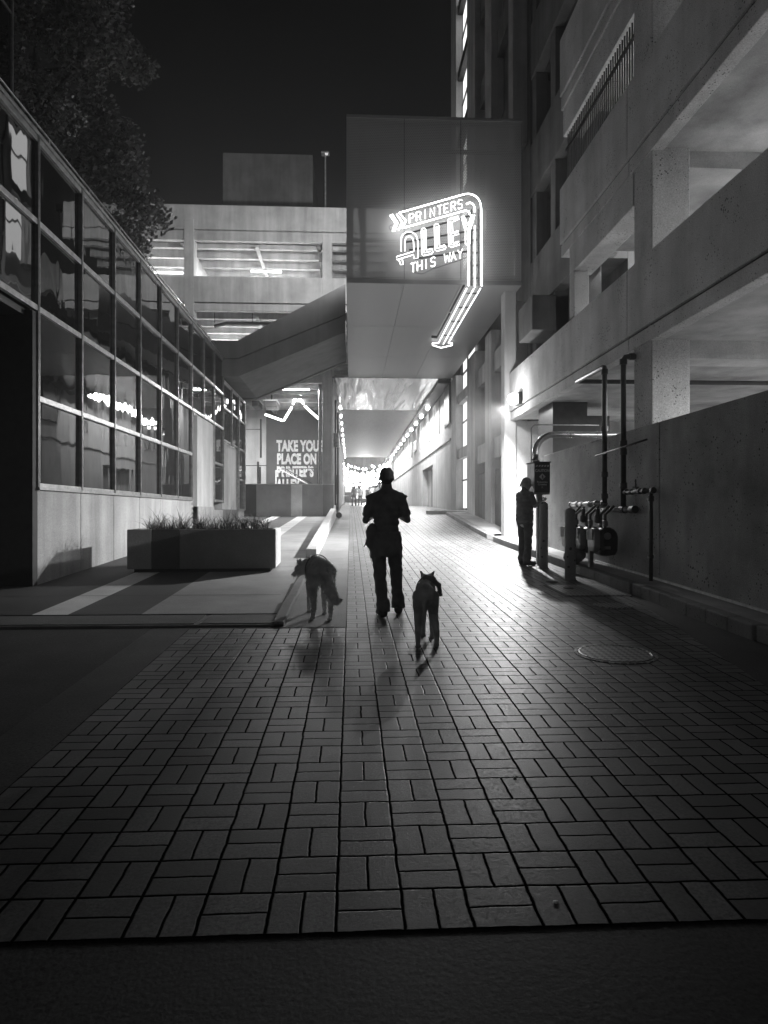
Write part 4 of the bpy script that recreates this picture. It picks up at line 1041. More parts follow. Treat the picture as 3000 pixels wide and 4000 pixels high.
# meters
def meter(y, lab, s=1.0):
    x0 = PW-.40; zt0 = 1.33
    m = thing('gas_meter', (PW-.2, y, .8), lab, 'gas meter', 'gas meters by the right wall')
    def bx(cx, cy, cz, rx, ry, rz, nm, mat, seg=.3):
        # rounded body: superellipse stack
        mb = MB(); prof = [(.35, -1), (.8, -.9), (.97, -.6), (1, 0), (1, .35), (.92, .62), (.72, .86), (.4, 1)]
        for (a, b), (c, d) in zip(prof, prof[1:]): pass
        n = 20; vs = []; fs = []
        for f, h in prof:
            for k in range(n):
                t = 2*math.pi*k/n; cc, ss = math.cos(t), math.sin(t)
                ex = abs(cc)**.45*(1 if cc > 0 else -1); ey = abs(ss)**.45*(1 if ss > 0 else -1)
                vs.append((cx+rx*f*ex, cy+ry*f*ey, cz+rz*h))
        for i in range(len(prof)-1):
            for k in range(n): fs.append((i*n+k, i*n+(k+1) % n, (i+1)*n+(k+1) % n, (i+1)*n+k))
        fs += [tuple(range(n-1, -1, -1)), tuple((len(prof)-1)*n+k for k in range(n))]
        return mb.add(vs, fs).build(nm, mat, m, smooth=False, bevel=.004)
    bx(PW-.16, y, 1.02, .17, .20, .24, 'rear_case', M_BMET); bx(PW-.35, y, 1.05, .075, .17, .20, 'front_case', M_PIPEL)
    for k in range(5): MB().box(PW-.435, PW-.405, y-.13+k*.06, y-.105+k*.06, 1.05, 1.24).build('case_rib', M_PIPEL, m)
    for dy in (-.10, .10):
        MB().tube([(PW-.2, y+dy, 1.22), (PW-.2, y+dy, 1.48), (PW-.05, y+dy, 1.62)], .024, 10).build('inlet', M_PIPE, m)
        MB().lathe((PW-.2, y+dy, 1.33), [(.03, -.05), (.045, -.04), (.045, .04), (.03, .05)], 10).build('union_nut', M_PIPEL, m)
    MB().lathe((PW-.3, y-.02, 1.45), [(.02, -.12), (.055, -.1), (.055, .0), (.035, .03), (.035, .12), (.012, .14)], 12).build('regulator', M_PIPE, m)
    MB().lathe((PW-.20, y-.215, 1.12), [(.06, 0), (.06, .012), (.05, .014)], 16, 'y').build('dial_ring', M_GREY, m)
    MB().box(PW-.25, PW-.15, y-.212, y-.205, .90, .95).build('number_plate', M_GREY, m)
    return m
meter(11.25, 'nearest and largest-looking of the grey gas meters beside the wall')
meter(11.95, 'middle gas meter, partly hidden by the nearest one')
meter(12.7, 'farthest gas meter, mostly behind the front bollard')
MB().box(PW-.1, PW-.02, 11.6, 11.68, .5, 1.1)
o = tag(MB().box(PW-.32, PW-.25, 11.55, 11.63, walk(11.6), 1.0).build('meter_stand', M_PIPEL), 'short square steel post holding up the gas meters', 'post')
def bollard(x, y, r, h, lab, mat):
    t = thing('bollard', (x, y, zg(x, y)), lab, 'bollard', 'bollards at the kerb'); z = zg(x, y)
    MB().lathe((x, y, z-.03), [(r, 0), (r, h-.05), (r*.98, h-.03), (r*.85, h+.0), (r*.4, h+.03), (.01, h+.035)], 28).build('post', mat, t, smooth=True)
    MB().lathe((x, y, z-.004), [(r*1.25, 0), (r*1.25, .012), (r*1.02, .02)], 28).build('base_ring', M_KERB, t)
M_BOLL = concrete('chipped_bollard_paint', .36, 1.4, .2, .25, rough=.6, pscale=7)
bollard(3.62, 11.04, .089, 1.19, 'pale chipped bollard in front of the gas meters, nearer of the two', M_BOLL)
bollard(3.64, 12.66, .085, 1.26, 'pale chipped bollard beneath the control box, beside the standing man', M_BOLL)
# control box with caution sign
CB = thing('control_box', (3.72, 13.2, 1.86), 'dark control cabinet with caution pedestrian sign at the top of a post by the kerb', 'control box')
M_BOXF = simple('box_dark_face', .05, .5); M_SIGNW = simple('sign_white', .7, .5)
MB().box(3.56, 3.87, 13.02, 13.55, 1.86, 2.48).build('cabinet', M_GREY, CB, bevel=.008)
SG = MB().box(3.563, 3.867, 13.004, 13.018, 1.90, 2.477).build('sign_face', M_BOXF, CB)
MB().box(3.54, 3.89, 13.0, 13.57, 2.482, 2.50).build('lid', M_DARKP, CB)
MB().box(3.67, 3.77, 13.2, 13.3, zg(3.7, 13.2), 1.858).build('pedestal', M_GREY, CB, bevel=.005)
text_mesh('sign_lettering', 'CAUTION', .072, M_SIGNW, SG, (3.715, 13.002, 2.30), FACE_CAM, .001, .85, .002, 'CENTER')
text_mesh('sign_lettering', 'Pedestrian', .052, M_SIGNW, SG, (3.715, 13.002, 2.085), FACE_CAM, .001, .95, .001, 'CENTER')
text_mesh('sign_lettering', 'Crossing', .052, M_SIGNW, SG, (3.715, 13.002, 2.04), FACE_CAM, .001, .95, .001, 'CENTER')
MB().prism([(3.715, 2.14), (3.78, 2.205), (3.715, 2.27), (3.65, 2.205)], 'y', 13.0005, 13.003).build('warning_diamond', M_SIGNW, SG)
m_ = MB(); m_.prism([(3.705, 2.165), (3.715, 2.165), (3.72, 2.195), (3.73, 2.165), (3.738, 2.167), (3.726, 2.21), (3.738, 2.20), (3.738, 2.207), (3.722, 2.225), (3.712, 2.225), (3.70, 2.205), (3.705, 2.20), (3.712, 2.21)], 'y', 12.998, 13.0)
m_.ell((3.718, 12.999, 2.235), (.008, .001, .008), 10, 6); m_.build('walking_figure', M_BOXF, SG)
m_ = MB()
for k in range(5): m_.prism([(3.585+k*.055, 2.40), (3.615+k*.055, 2.40), (3.63+k*.055, 2.43), (3.60+k*.055, 2.43)], 'y', 13.0, 13.003)
m_.build('warning_stripes', M_SIGNW, SG)
m_ = MB().prism([(3.70, 1.98), (3.71, 1.98), (3.718, 2.0), (3.73, 1.975), (3.736, 1.98), (3.722, 2.01), (3.735, 2.015), (3.70, 2.02)], 'y', 13.0, 13.003); m_.build('walking_figure', M_GREY, SG)
DU = thing('duct', (3.68, 13.3, 2.5), 'shiny galvanised duct bending from the control box over the wall into the deck', 'duct')
pts = [(3.66, 13.3, 2.50), (3.66, 13.3, 2.68)] + [(3.66+.38*(1-math.cos(R(a))), 13.3, 2.68+.38*math.sin(R(a))) for a in range(10, 91, 10)] + [(9, 13.3, 3.06)]
MB().tube(pts, .062, 16).build('duct_pipe', M_GALV, DU, smooth=True)
for x_ in (4.30, 4.36, 4.42, 4.9, 5.0): MB().lathe((x_, 13.3, 3.06), [(.06, -.015), (.072, -.012), (.072, .012), (.06, .015)], 16, 'x').build('duct_clamp', M_GALV, DU)
MB().lathe((3.66, 13.3, 2.52), [(.085, 0), (.085, .02), (.065, .05)], 16).build('duct_flange', M_GALV, DU)
MB().tube([(3.62, 13.45, 2.5), (3.62, 13.45, 3.2), (3.68, 13.45, 3.27), (5.0, 13.45, 3.27)], .012, 8).build('conduit', M_GREY, DU, smooth=True)
# backpack leaning by the wall
BP = thing('backpack', (4.06, 12.2, walk(12.2)), 'slumped black backpack on the sidewalk behind the front bollard', 'backpack')
z = walk(12.2)
m_ = MB(); m_.ell((4.10, 12.2, z+.22), (.19, .15, .24)); m_.ell((4.22, 12.2, z+.34), (.12, .12, .20)); m_.ell((4.02, 12.15, z+.12), (.17, .15, .12)); m_.ell((4.14, 12.08, z+.16), (.11, .08, .12))
remesh(m_.build('bag_body', M_SHIRT, BP), .014, 5, disp=.012, dscale=.08)
MB().tube([(3.92, 12.06, z+.02), (3.95, 12.04, z+.2), (4.08, 12.05, z+.45), (4.2, 12.1, z+.55)], .012, 6).build('strap', M_SHIRT, BP)

# covers in the paving
def cover(x, y, r, lab, grp='round iron covers in the paving'):
    t = thing('manhole_cover', (x, y, zg(x, y)), lab, 'manhole cover', grp)
    sl = .036
    def tilt(m):
        m.v = [(a, b, c + (b-y)*sl) for a, b, c in m.v]; return m
    tilt(MB().lathe((x, y, zg(x, y)), [(r*1.09, -.02), (r*1.09, .008), (r*1.01, .008), (r*1.01, -.02)], 40)).build('frame_ring', M_COVER, t)
    tilt(MB().lathe((x, y, zg(x, y)), [(r*.98, -.02), (r*.98, .012), (r*.94, .014), (r*.93, .009), (.01, .010)], 40)).build('lid', M_COVER, t)
cover(2.42, 6.1, .335, 'large round manhole cover nearest the camera at the right')
cover(3.37, 8.6, .22, 'small round grated cover near the right kerb')
cover(2.95, 13.6, .40, 'round manhole cover by the feet of the standing man')
UV = thing('utility_vault_lid', (3.45, 9.9, zg(3.4, 9.9)), 'rectangular steel vault plate with two small round lids by the kerb', 'vault lid')
def tl(m): m.v = [(a, b, c + (b-9.9)*.036) for a, b, c in m.v]; return m
tl(MB().box(3.0, 3.95, 9.35, 10.45, zg(3.4, 9.9)-.02, zg(3.4, 9.9)+.006)).build('plate', M_APRON, UV)
tl(MB().box(3.05, 3.48, 9.40, 10.40, zg(3.4, 9.9)+.007, zg(3.4, 9.9)+.012)).build('plate', M_COVER, UV)
tl(MB().box(3.50, 3.90, 9.40, 10.40, zg(3.4, 9.9)+.007, zg(3.4, 9.9)+.012)).build('plate', M_COVER, UV)
for x_, y_, r_ in ((3.27, 10.05, .075), (3.24, 10.8, .10)): tl(MB().lathe((x_, y_, zg(x_, 9.9)+.012), [(r_, 0), (r_, .012), (r_*.8, .016), (.01, .016)], 20)).build('round_lid', M_STRIP, UV)
# small spotlight lying at the end of the low wall
SPt = thing('floor_spotlight', (-.6, 33.5, zg(0, 33.5)), 'small black spotlight on the ground at the far end of the low wall', 'spotlight')
z = zg(-.5, 33.5)
MB().lathe((-.58, 33.5, z+.16), [(.10, -.14), (.14, -.12), (.16, .12), (.13, .14)], 14, 'y').build('lamp_body', M_BMET, SPt)
MB().tube([(-.66, 33.55, z+.2), (-.72, 33.6, z+.75)], .03, 6).build('bracket', M_BMET, SPt)

# ================================================================== TREE
TR_ = thing('tree', (-10.2, 23, 0), 'tall leafy tree rising into the night sky behind the glass building', 'tree')
m_ = MB(); m_.tube([(-10.2, 23, 0), (-10.1, 23, 4), (-10.3, 22.8, 8), (-10.0, 22.6, 12), (-10.3, 22.7, 16), (-10.1, 22.5, 19)], [.3, .24, .2, .14, .09, .04], 10)
limbs = []
for k in range(26):
    z0 = 6.5 + k*.45; a = k*2.4; L_ = random.uniform(2.6, 4.6)*(1-.35*max(0, (z0-14)/6))
    p0 = Vector((-10.2, 22.8, z0)); d = Vector((math.cos(a), math.sin(a)*.7, random.uniform(.15, .6)))
    pts = [p0 + d*L_*t + Vector((0, 0, -.5*t*t*L_*.4)) + Vector((random.uniform(-.15, .15),)*3)*t for t in (0, .33, .66, 1)]
    m_.tube(pts, [.08, .05, .03, .012], 6); limbs.append(pts)
m_.build('trunk', M_BARK, TR_, smooth=True)
# clumps placed to follow the crown seen in the photograph (irregular lobes, gaps between)
cl = []
for pts in limbs:
    for t in (.35, .6, .8, 1.0):
        i = min(2, int(t*3)); f = t*3-i; p = pts[i].lerp(pts[min(3, i+1)], f)
        cl.append((p + Vector([random.uniform(-.35, .35) for _ in range(3)]), random.uniform(.45, .85)))
for c, r_ in (((-7.4, 22.5, 11.3), .95), ((-6.9, 22.3, 10.9), .75), ((-7.9, 22.4, 11.9), .8), ((-8.2, 22.5, 10.6), .8), ((-7.9, 22.4, 10.0), .34), ((-7.6, 22.3, 9.7), .22), ((-8.0, 22.5, 13.6), .8), ((-7.7, 22.4, 13.2), .5), ((-8.2, 22.5, 16.2), .8), ((-8.9, 22.4, 14.6), .9), ((-8.7, 22.4, 12.5), .9), ((-9.3, 22.3, 11.6), .9), ((-9.0, 22, 17.2), .9), ((-8.3, 22.4, 18.0), .8), ((-10, 22, 10.5), 1.0), ((-11.3, 22, 12.5), 1.1), ((-11, 22, 15), 1.1), ((-10, 21.8, 13.3), 1.0), ((-10, 21.8, 16.8), 1.0), ((-11.6, 22, 17.5), 1.1)):
    cl.append((Vector(c) + Vector((.45, 0, .15)), r_))
m_ = MB()
for c, r_ in cl:
    for _ in range(int(520*r_*r_)+60):
        d = Vector([random.gauss(0, 1) for _ in range(3)]).normalized() * r_ * random.uniform(.35, 1.05)
        d.z *= .75; p = c + d
        nrm = Vector([random.gauss(0, 1) for _ in range(3)]).normalized(); a = nrm.orthogonal().normalized(); b_ = nrm.cross(a)
        s_ = random.uniform(.06, .11)
        m_.add([p-a*s_, p+b_*s_*.6-a*s_*.1, p+a*s_, p-b_*s_*.6-a*s_*.1], [(0, 1, 2, 3)])
m_.build('crown', M_LEAF, TR_, recalc=False)

# ================================================================== PEOPLE
def hand(m, wr, d, palm_n, side, grip=.5, s=1.0):
    """palm + four fingers + thumb as tapered capsules; d = direction of fingers, palm_n = palm normal"""
    wr = Vector(wr); d = Vector(d).normalized(); n = Vector(palm_n).normalized(); w_ = d.cross(n).normalized()*side
    c = wr + d*.045*s
    for t in (-.028, -.010, .010, .028): m.cap(wr + w_*t*.55*s, wr + d*.088*s + w_*t*s, .015*s, .012*s, 8)
    for t, l in ((-.030, .062), (-.010, .075), (.010, .080), (.030, .070)):
        p = wr + d*.088*s + w_*t*s; L = l*s
        p1 = p + (d*math.cos(grip*.7)+n*math.sin(grip*.7))*L*.45
        p2 = p1 + (d*math.cos(grip*1.6)+n*math.sin(grip*1.6))*L*.32
        p3 = p2 + (d*math.cos(grip*2.3)+n*math.sin(grip*2.3))*L*.25
        m.cap(p, p1, .0095*s, .009*s, 8); m.cap(p1, p2, .009*s, .008*s, 8); m.cap(p2, p3, .008*s, .0065*s, 8)
    p = wr + d*.025*s + w_*.026*s; p1 = p + (d*.6+w_*.75+n*.3).normalized()*.042*s; p2 = p1 + (d*.85+w_*.2+n*.45).normalized()*.034*s
    m.cap(p, p1, .013*s, .010*s, 8); m.cap(p1, p2, .010*s, .008*s, 8)

def head_prims(m, c, yaw=0, pitch=0, s=1.0):
    Rm = Matrix.Rotation(yaw, 3, 'Z') @ Matrix.Rotation(pitch, 3, 'X'); c = Vector(c)
    def E(p, r): m.ell(c + Rm @ (Vector(p)*s), [q*s for q in r], 14, 10, Rm)
    E((0, -.012, .03), (.076, .095, .088)); E((0, .03, -.035), (.058, .065, .075)); E((0, .055, -.085), (.032, .03, .026))
    E((0, .098, -.012), (.012, .018, .026)); E((0, .082, .022), (.05, .018, .012))
    E((0, .088, -.052), (.024, .010, .006)); E((0, .086, -.064), (.02, .010, .007))
    for sd in (-1, 1):
        E((sd*.030, .082, .008), (.013, .010, .008)); E((sd*.079, -.01, -.005), (.009, .018, .030)); E((sd*.045, .055, -.02), (.022, .022, .022))
    return Rm

def figure(root_loc, rotz, J, label, mats, hair='short', voxel=.011, name='person', group=None, sleeve='short', top='jacket', fold=.010, s=1.0, headyaw=0, headpitch=0, bulk=1.0, hs=1.08, extra=None, handspec=None):
    """J: joint dict in local metres, +Y forward. Body is one remeshed surface; hair and clothes are child meshes."""
    T = thing(name, root_loc, label, 'person', group)
    def fin(m, nm, mat, vx, it, disp=0, ds=.06):
        m.xf(Matrix.Translation(root_loc)); o = m.build(nm, mat, T); return remesh(o, vx, it, .5, disp, ds)
    j = {k: Vector(v) for k, v in J.items()}
    skin, topm, botm, shoe, hairm = mats
    b = MB()
    Rm = head_prims(b, j['head'], headyaw, headpitch, hs)
    b.cap(j['neck'], j['head'] + Vector((0, -.015, -.05)), .066, .060)
    mid = (j['shL']+j['shR'])/2
    b.cap(j['shL'], j['shR'], .052, .052)
    for t, rx in ((0, .135), (.33, .14), (.66, .125), (1, .14)):
        c = mid.lerp(j['pelvis'], t) + Vector((0, 0, -.03)); b.ell(c, (rx, .098, .13), 14, 10)
    for sd in 'LR':
        b.cap(j['sh'+sd], j['el'+sd], .050, .040); b.cap(j['el'+sd], j['wr'+sd], .039, .026)
        b.cap(j['hip'+sd], j['kn'+sd], .082, .055); b.cap(j['kn'+sd], j['an'+sd], .054, .036)
        b.cap(j['an'+sd]+Vector((0, -.02, -.035)), j['to'+sd], .036, .026)
        hs = (handspec or {}).get(sd)
        d = j['wr'+sd]-j['el'+sd]
        if hs: hand(b, j['wr'+sd], hs[0], hs[1], hs[2], hs[3])
        else: hand(b, j['wr'+sd], d, (0, 0, -1) if abs(d.normalized().z) < .7 else (0, 1, 0), 1 if sd == 'L' else -1, .5)
    body = fin(b, 'body', skin, voxel*.72, 3)
    # top garment
    b = MB(); b.cap(j['shL']+Vector((0, 0, .005)), j['shR']+Vector((0, 0, .005)), .066, .066)
    hem = j['pelvis'] + Vector((0, 0, -.06 if top == 'jacket' else .02))
    for k in range(7):
        t = k/6; c = mid.lerp(hem, t); rx = (.172, .178, .172, .164, .162, .168, .176)[k]*bulk; b.ell(c+Vector((0, 0, -.02)), (rx, .128*bulk, .095), 16, 10)
    b.cap(j['neck']+Vector((0, -.005, -.05)), j['neck']+Vector((0, -.005, .02)), .078, .066)
    b.cap(j['neck']+Vector((.02, -.01, -.03)), j['shR']+Vector((-.03, 0, .02)), .06, .055); b.cap(j['neck']+Vector((-.02, -.01, -.03)), j['shL']+Vector((.03, 0, .02)), .06, .055)
    for sd in 'LR':
        e = j['el'+sd] if sleeve != 'short' else j['sh'+sd].lerp(j['el'+sd], .72)
        b.cap(j['sh'+sd], e, .068, .058 if sleeve == 'short' else .052)
        if sleeve == 'short': b.tube([j['sh'+sd].lerp(e, .6), e + (e-j['sh'+sd]).normalized()*.02], [.066, .068], 14)
        else: b.cap(j['el'+sd], j['el'+sd].lerp(j['wr'+sd], .85), .052, .042)
        if name == 'person' and top == 'jacket':       # shoulder flaps
            o_ = (j['sh'+sd]-mid).normalized(); b.ell(j['sh'+sd]+o_*.035+Vector((0, 0, .022)), (.058, .06, .018))
    fin(b, 'jacket' if top == 'jacket' else 'shirt', topm, voxel, 3, fold, .07)
    # trousers
    b = MB(); b.ell(j['pelvis'], (.165, .125, .13), 16, 10)
    for sd in 'LR':
        b.cap(j['hip'+sd]+Vector((0, 0, .02)), j['kn'+sd], .100, .078); b.cap(j['kn'+sd], j['an'+sd]+Vector((0, 0, .03)), .076, .070)
        b.tube([j['an'+sd]+Vector((0, 0, .12)), j['an'+sd]+Vector((0, -.01, -.015))], [.074, .084], 14)
    fin(b, 'trousers', botm, voxel, 3, fold*1.2, .06)
    for sd in 'LR':
        b = MB(); a = j['an'+sd]; t = j['to'+sd]
        b.cap(a+Vector((0, -.03, -.035)), t, .054, .046); b.cap(a+Vector((0, 0, .0)), a+Vector((0, 0, -.03)), .048, .046)
        fin(b, 'shoe', shoe, .010, 2)
    # hair
    b = MB(); c = j['head']
    def E(p, r): b.ell(c + Rm @ Vector(p), r, 14, 10, Rm)
    E((0, -.022, .038), (.088, .102, .088)); E((0, -.05, -.005), (.080, .066, .080))
    if hair == 'dreads':
        for k in range(26):
            a = R(60 + 240*k/25 + random.uniform(-6, 6)); p = c + Rm @ Vector((.075*math.sin(a), .08*math.cos(a)-.02, .06))
            pts = [c + Vector((0, -.01, .11)), p, p + Rm @ Vector((.02*math.sin(a), .02*math.cos(a), -.08)), p + Rm @ Vector((.03*math.sin(a), .03*math.cos(a), -random.uniform(.12, .17)))]
            b.tube(pts, [.012, .014, .012, .008], 6)
        fin(b, 'dreadlocks', hairm, .008, 1, .006, .02)
    else:
        E((0, -.02, .06), (.083, .095, .068))
        fin(b, 'hair', hairm, .009, 3, .004, .02)
    if extra: extra(T, root_loc)
    if rotz: T.rotation_euler = (0, 0, rotz)
    return T

J1 = dict(head=(.006, .02, 1.635), neck=(.01, 0, 1.50), shL=(-.155, 0, 1.39), shR=(.170, 0, 1.395), elL=(-.245, -.045, 1.13), elR=(.255, -.03, 1.135),
          wrL=(-.17, .20, 1.17), wrR=(.18, .22, 1.17), pelvis=(0, 0, .93), hipL=(-.085, 0, .90), hipR=(.09, 0, .90), knL=(-.075, -.02, .49), knR=(.125, .08, .50),
          anL=(-.04, -.12, .085), anR=(.155, .14, .09), toL=(-.075, .07, .045), toR=(.185, .31, .05))
def extra1(T, loc):
    # cloth tied at the waist with ragged hem, and the tool pouch hanging at the left hip
    M = Matrix.Translation(loc)
    b = MB(); n = 40; rows = 7; vs = []
    for i in range(rows):
        for k in range(n):
            a = 2*math.pi*k/n; t = i/(rows-1)
            rr = 1 + .06*t + .05*math.sin(a*7)*t; z = 1.0 - .22*t - (.05*abs(math.sin(a*3.3+1))*t + .06*random.random()*t*(i == rows-1))
            vs.append((.175*rr*math.cos(a), .140*rr*math.sin(a), z))
    b.add(vs, [(i*n+k, i*n+(k+1) % n, (i+1)*n+(k+1) % n, (i+1)*n+k) for i in range(rows-1) for k in range(n)])
    b.xf(M); o = b.build('waist_cloth', M_SHIRT, T, smooth=True); s_ = o.modifiers.new('s', 'SOLIDIFY'); s_.thickness = .012
    b = MB(); b.ell((-.16, -.02, .97), (.085, .09, .13)); b.ell((-.175, -.03, .88), (.07, .06, .09)); b.cap((-.17, -.03, .84), (-.15, -.03, .64), .045, .02); b.cap((-.15, -.03, .64), (-.12, -.03, .60), .018, .012)
    b.cap((-.21, -.03, .90), (-.262, -.03, .82), .02, .008)
    b.cap((-.215, -.03, .88), (-.255, -.03, .86), .012, .006)
    b.xf(M); remesh(b.build('side_bag', M_SHIRT, T), .010, 3, .5, .008, .05)
mats1 = (M_SKIN, M_SHIRT, M_TROUS, M_SHOE, M_HAIR)
figure((.42, 8.06, zg(.42, 8.06)), 0, J1, 'man in dark jacket and trousers walking away up the middle of the alley', mats1, fold=.012, bulk=.95, extra=extra1)

J2 = dict(head=(0.0, .055, 1.60), neck=(0, 0, 1.46), shL=(-.155, .015, 1.385), shR=(.155, -.01, 1.385), elL=(-.19, .10, 1.16), elR=(.20, .06, 1.16),
          wrL=(.0, .34, 1.26), wrR=(.12, .33, 1.27), pelvis=(0, -.01, .90), hipL=(-.09, 0, .88), hipR=(.09, 0, .88), knL=(-.11, .05, .48), knR=(.10, -.01, .48),
          anL=(-.13, .06, .09), anR=(.10, -.04, .09), toL=(-.15, .24, .045), toR=(.12, .13, .045))
def extra2(T, loc): pass
fg2 = figure((3.41, 13.15, zg(3.47, 13.15)), R(-58), J2, 'man with short locs in dark clothes standing by the kerb looking at his phone', (simple('skin_lit', .45, .5, 0, .4), M_SHIRT, M_CAMO, M_SHOE, simple('lighter_hair', .35, .7, 0, .3, .5, 100)),  # skin_lit has the lamplight put into the skin colour
       hair='dreads', top='shirt', bulk=1.16, headpitch=R(-22), fold=.012,
       handspec={'R': ((.0, 1, .05), (0, 0, 1), 1, .7), 'L': ((.1, 1, .05), (0, 0, 1), -1, .6)})
b = MB().box(-.035, .035, -.075, .075, -.005, .005); b.xf(Matrix.Translation((3.81, 13.33, zg(3.47, 13.15)+1.32)) @ Matrix.Rotation(R(-58), 4, 'Z') @ Matrix.Rotation(R(18), 4, 'X'))
tag(b.build('mobile_phone', M_BMET, bevel=.003), 'black phone held in the hands of the man standing by the kerb', 'phone')

# far group of people
def stand(sp=.08, ph=0, arm=0):
    return dict(head=(0, .02, 1.60), neck=(0, 0, 1.46), shL=(-.16, 0, 1.385), shR=(.16, 0, 1.385), elL=(-.21, -.03, 1.12), elR=(.21, -.03+arm*.1, 1.12),
                wrL=(-.2, .06, .88), wrR=(.2-.08*arm, .08+.15*arm, .90+.25*arm), pelvis=(0, 0, .91), hipL=(-.09, 0, .88), hipR=(.09, 0, .88), knL=(-.09-sp*.3, ph*.1, .49), knR=(.09+sp*.3, -ph*.1, .49),
                anL=(-.09-sp*.5, ph*.12, .09), anR=(.09+sp*.5, -ph*.14, .09), toL=(-.11-sp*.5, .15+ph*.12, .045), toR=(.11+sp*.5, .15-ph*.14, .045))
M_MIDC = simple('grey_cloth', .22, .9, 0, .2)
far = [(1383, 58, M_SHIRT, M_TROUS, 'long haired person in dark clothes standing with the far group, at left', 'dreads', 10),
       (1407, 60, M_LIGHTC, M_TROUS, 'person in a pale top and dark trousers in the middle of the far group', 'short', 170),
       (1444, 64, M_MIDC, M_TROUS, 'person in mid-grey top, right of the far group of people', 'short', 60),
       (1470, 56, M_LIGHTC, M_CAMO, 'person in pale shirt beside the walking man\'s shoulder, farthest right of the group', 'short', 0)]
for k, (px, Y, a, b_, lab, hr, rz) in enumerate(far):
    x = XatY(px, Y); figure((x, Y, zg(x, Y)), R(rz), stand(.1, (k % 2)*.8, k % 2), lab, (M_SKIN, a, b_, M_SHOE, M_HAIR), hair=hr, voxel=.022, group='people far up the alley', top='shirt', fold=.006)

# ================================================================== DOGS
def dog(loc, rotz, D, label, fur, voxel=.009, harness=True):
    T = thing('dog', loc, label, 'dog', None); M = Matrix.Translation(loc)
    b = MB(); E = b.ell
    for c, r_ in D['trunk']: E(c, r_, 16, 10)
    for a, c, ra, rb in D['caps']: b.cap(a, c, ra, rb, 12)
    for leg in D['legs']:
        for (a, ra), (c, rc) in zip(leg, leg[1:]): b.cap(a, c, ra, rc, 10)
        p = Vector(leg[-1][0])
        for t in (-.016, 0, .016): b.cap(p+Vector((t, .0, -.004)), p+Vector((t*1.2, .045, -.008)), .015, .012, 8)
    tl = D['tail']
    for (a, ra), (c, rc) in zip(tl, tl[1:]): b.cap(a, c, ra, rc, 10)
    # head
    hc = Vector(D['head']); Rm = Matrix.Rotation(D['hyaw'], 3, 'Z') @ Matrix.Rotation(D['hpitch'], 3, 'X')
    def H(p, r_): b.ell(hc + Rm @ Vector(p), r_, 12, 8, Rm)
    H((0, 0, 0), (.072, .085, .068)); H((0, .065, -.022), (.042, .06, .034)); H((0, .11, -.026), (.028, .03, .024)); H((0, .136, -.018), (.013, .010, .010))
    for sd in (-1, 1):
        H((sd*.03, .055, .026), (.012, .010, .010))
        e0 = hc + Rm @ Vector((sd*.042, -.01, .05)); e1 = hc + Rm @ Vector((sd*D.get('earx', .062), -.015, .05+D.get('earh', .075)))
        b.cap(e0, e1, .026, .008, 8)
    b.xf(M); o = b.build('body', fur, T); remesh(o, voxel, 4, .5, D.get('furry', .006), .025)
    # coat: thousands of short hairs lying back along the body
    me = o.data; hl = D.get('hair', .02); fb = MB(); polys = me.polygons; o0 = origin(T)
    for _ in range(D.get('nhair', 9000)):
        p = polys[random.randrange(len(polys))]; c = p.center
        if c.z < .10: continue
        nrm = Vector(p.normal); d = (nrm*.55 + Vector((random.uniform(-.25, .25), -.75, -.45 + random.uniform(-.25, .25)))).normalized()
        L_ = hl*random.uniform(.6, 1.4)*(.5 if c.z < .3 else 1); sd_ = nrm.cross(d).normalized()*.0022
        q = o0 + c; fb.add([q-sd_, q+sd_, q+d*L_], [(0, 1, 2)])
    fb.build('coat', fur, T, recalc=False)
    if harness:
        b = MB(); c = Vector(D['hc'])
        n = 28; rx, rz = D['hr']
        pts = [c + Vector((rx*math.cos(2*math.pi*k/n), 0, rz*math.sin(2*math.pi*k/n))) for k in range(n)]
        vs = []
        for p in pts: vs += [p+Vector((0, -.02, 0)), p+Vector((0, .02, 0))]
        b.add(vs, [(2*k, 2*k+1, (2*k+3) % (2*n), (2*k+2) % (2*n)) for k in range(n)])
        for p in D.get('extra', []): b.cap(*p)
        b.xf(M); h = b.build('harness', M_SHIRT, T); s_ = h.modifiers.new('s', 'SOLIDIFY'); s_.thickness = .012; s_.offset = 1
    T.rotation_euler = (0, 0, rotz); return T
M_FUR1 = simple('grey_fur', .75, .85, 0, .2, 1.0, 120); M_FUR2 = simple('dark_fur', .5, .8, 0, .25, .8, 130)
def hind(x, hy, kx=0, ky=0, hockx=0, hocky=0, px=0, py=0, H=.58, w=1.0):
    return [((x*.8, hy, H-.03), .085*w), ((x+kx, hy+.10+ky, H*.62), .055*w), ((x+hockx, hy-.07+hocky, H*.33), .030), ((x+px, hy-.03+py, .045), .024), ((x+px, hy+.0+py, .028), .027)]
def fore(x, fy, py=0, H=.58, w=1.0):
    return [((x*.85, fy+.03, H-.08), .062*w), ((x, fy-.05, H*.60), .045*w), ((x, fy+.01+py*.5, H*.28), .027), ((x, fy+py, .05), .023), ((x, fy+.02+py, .028), .026)]
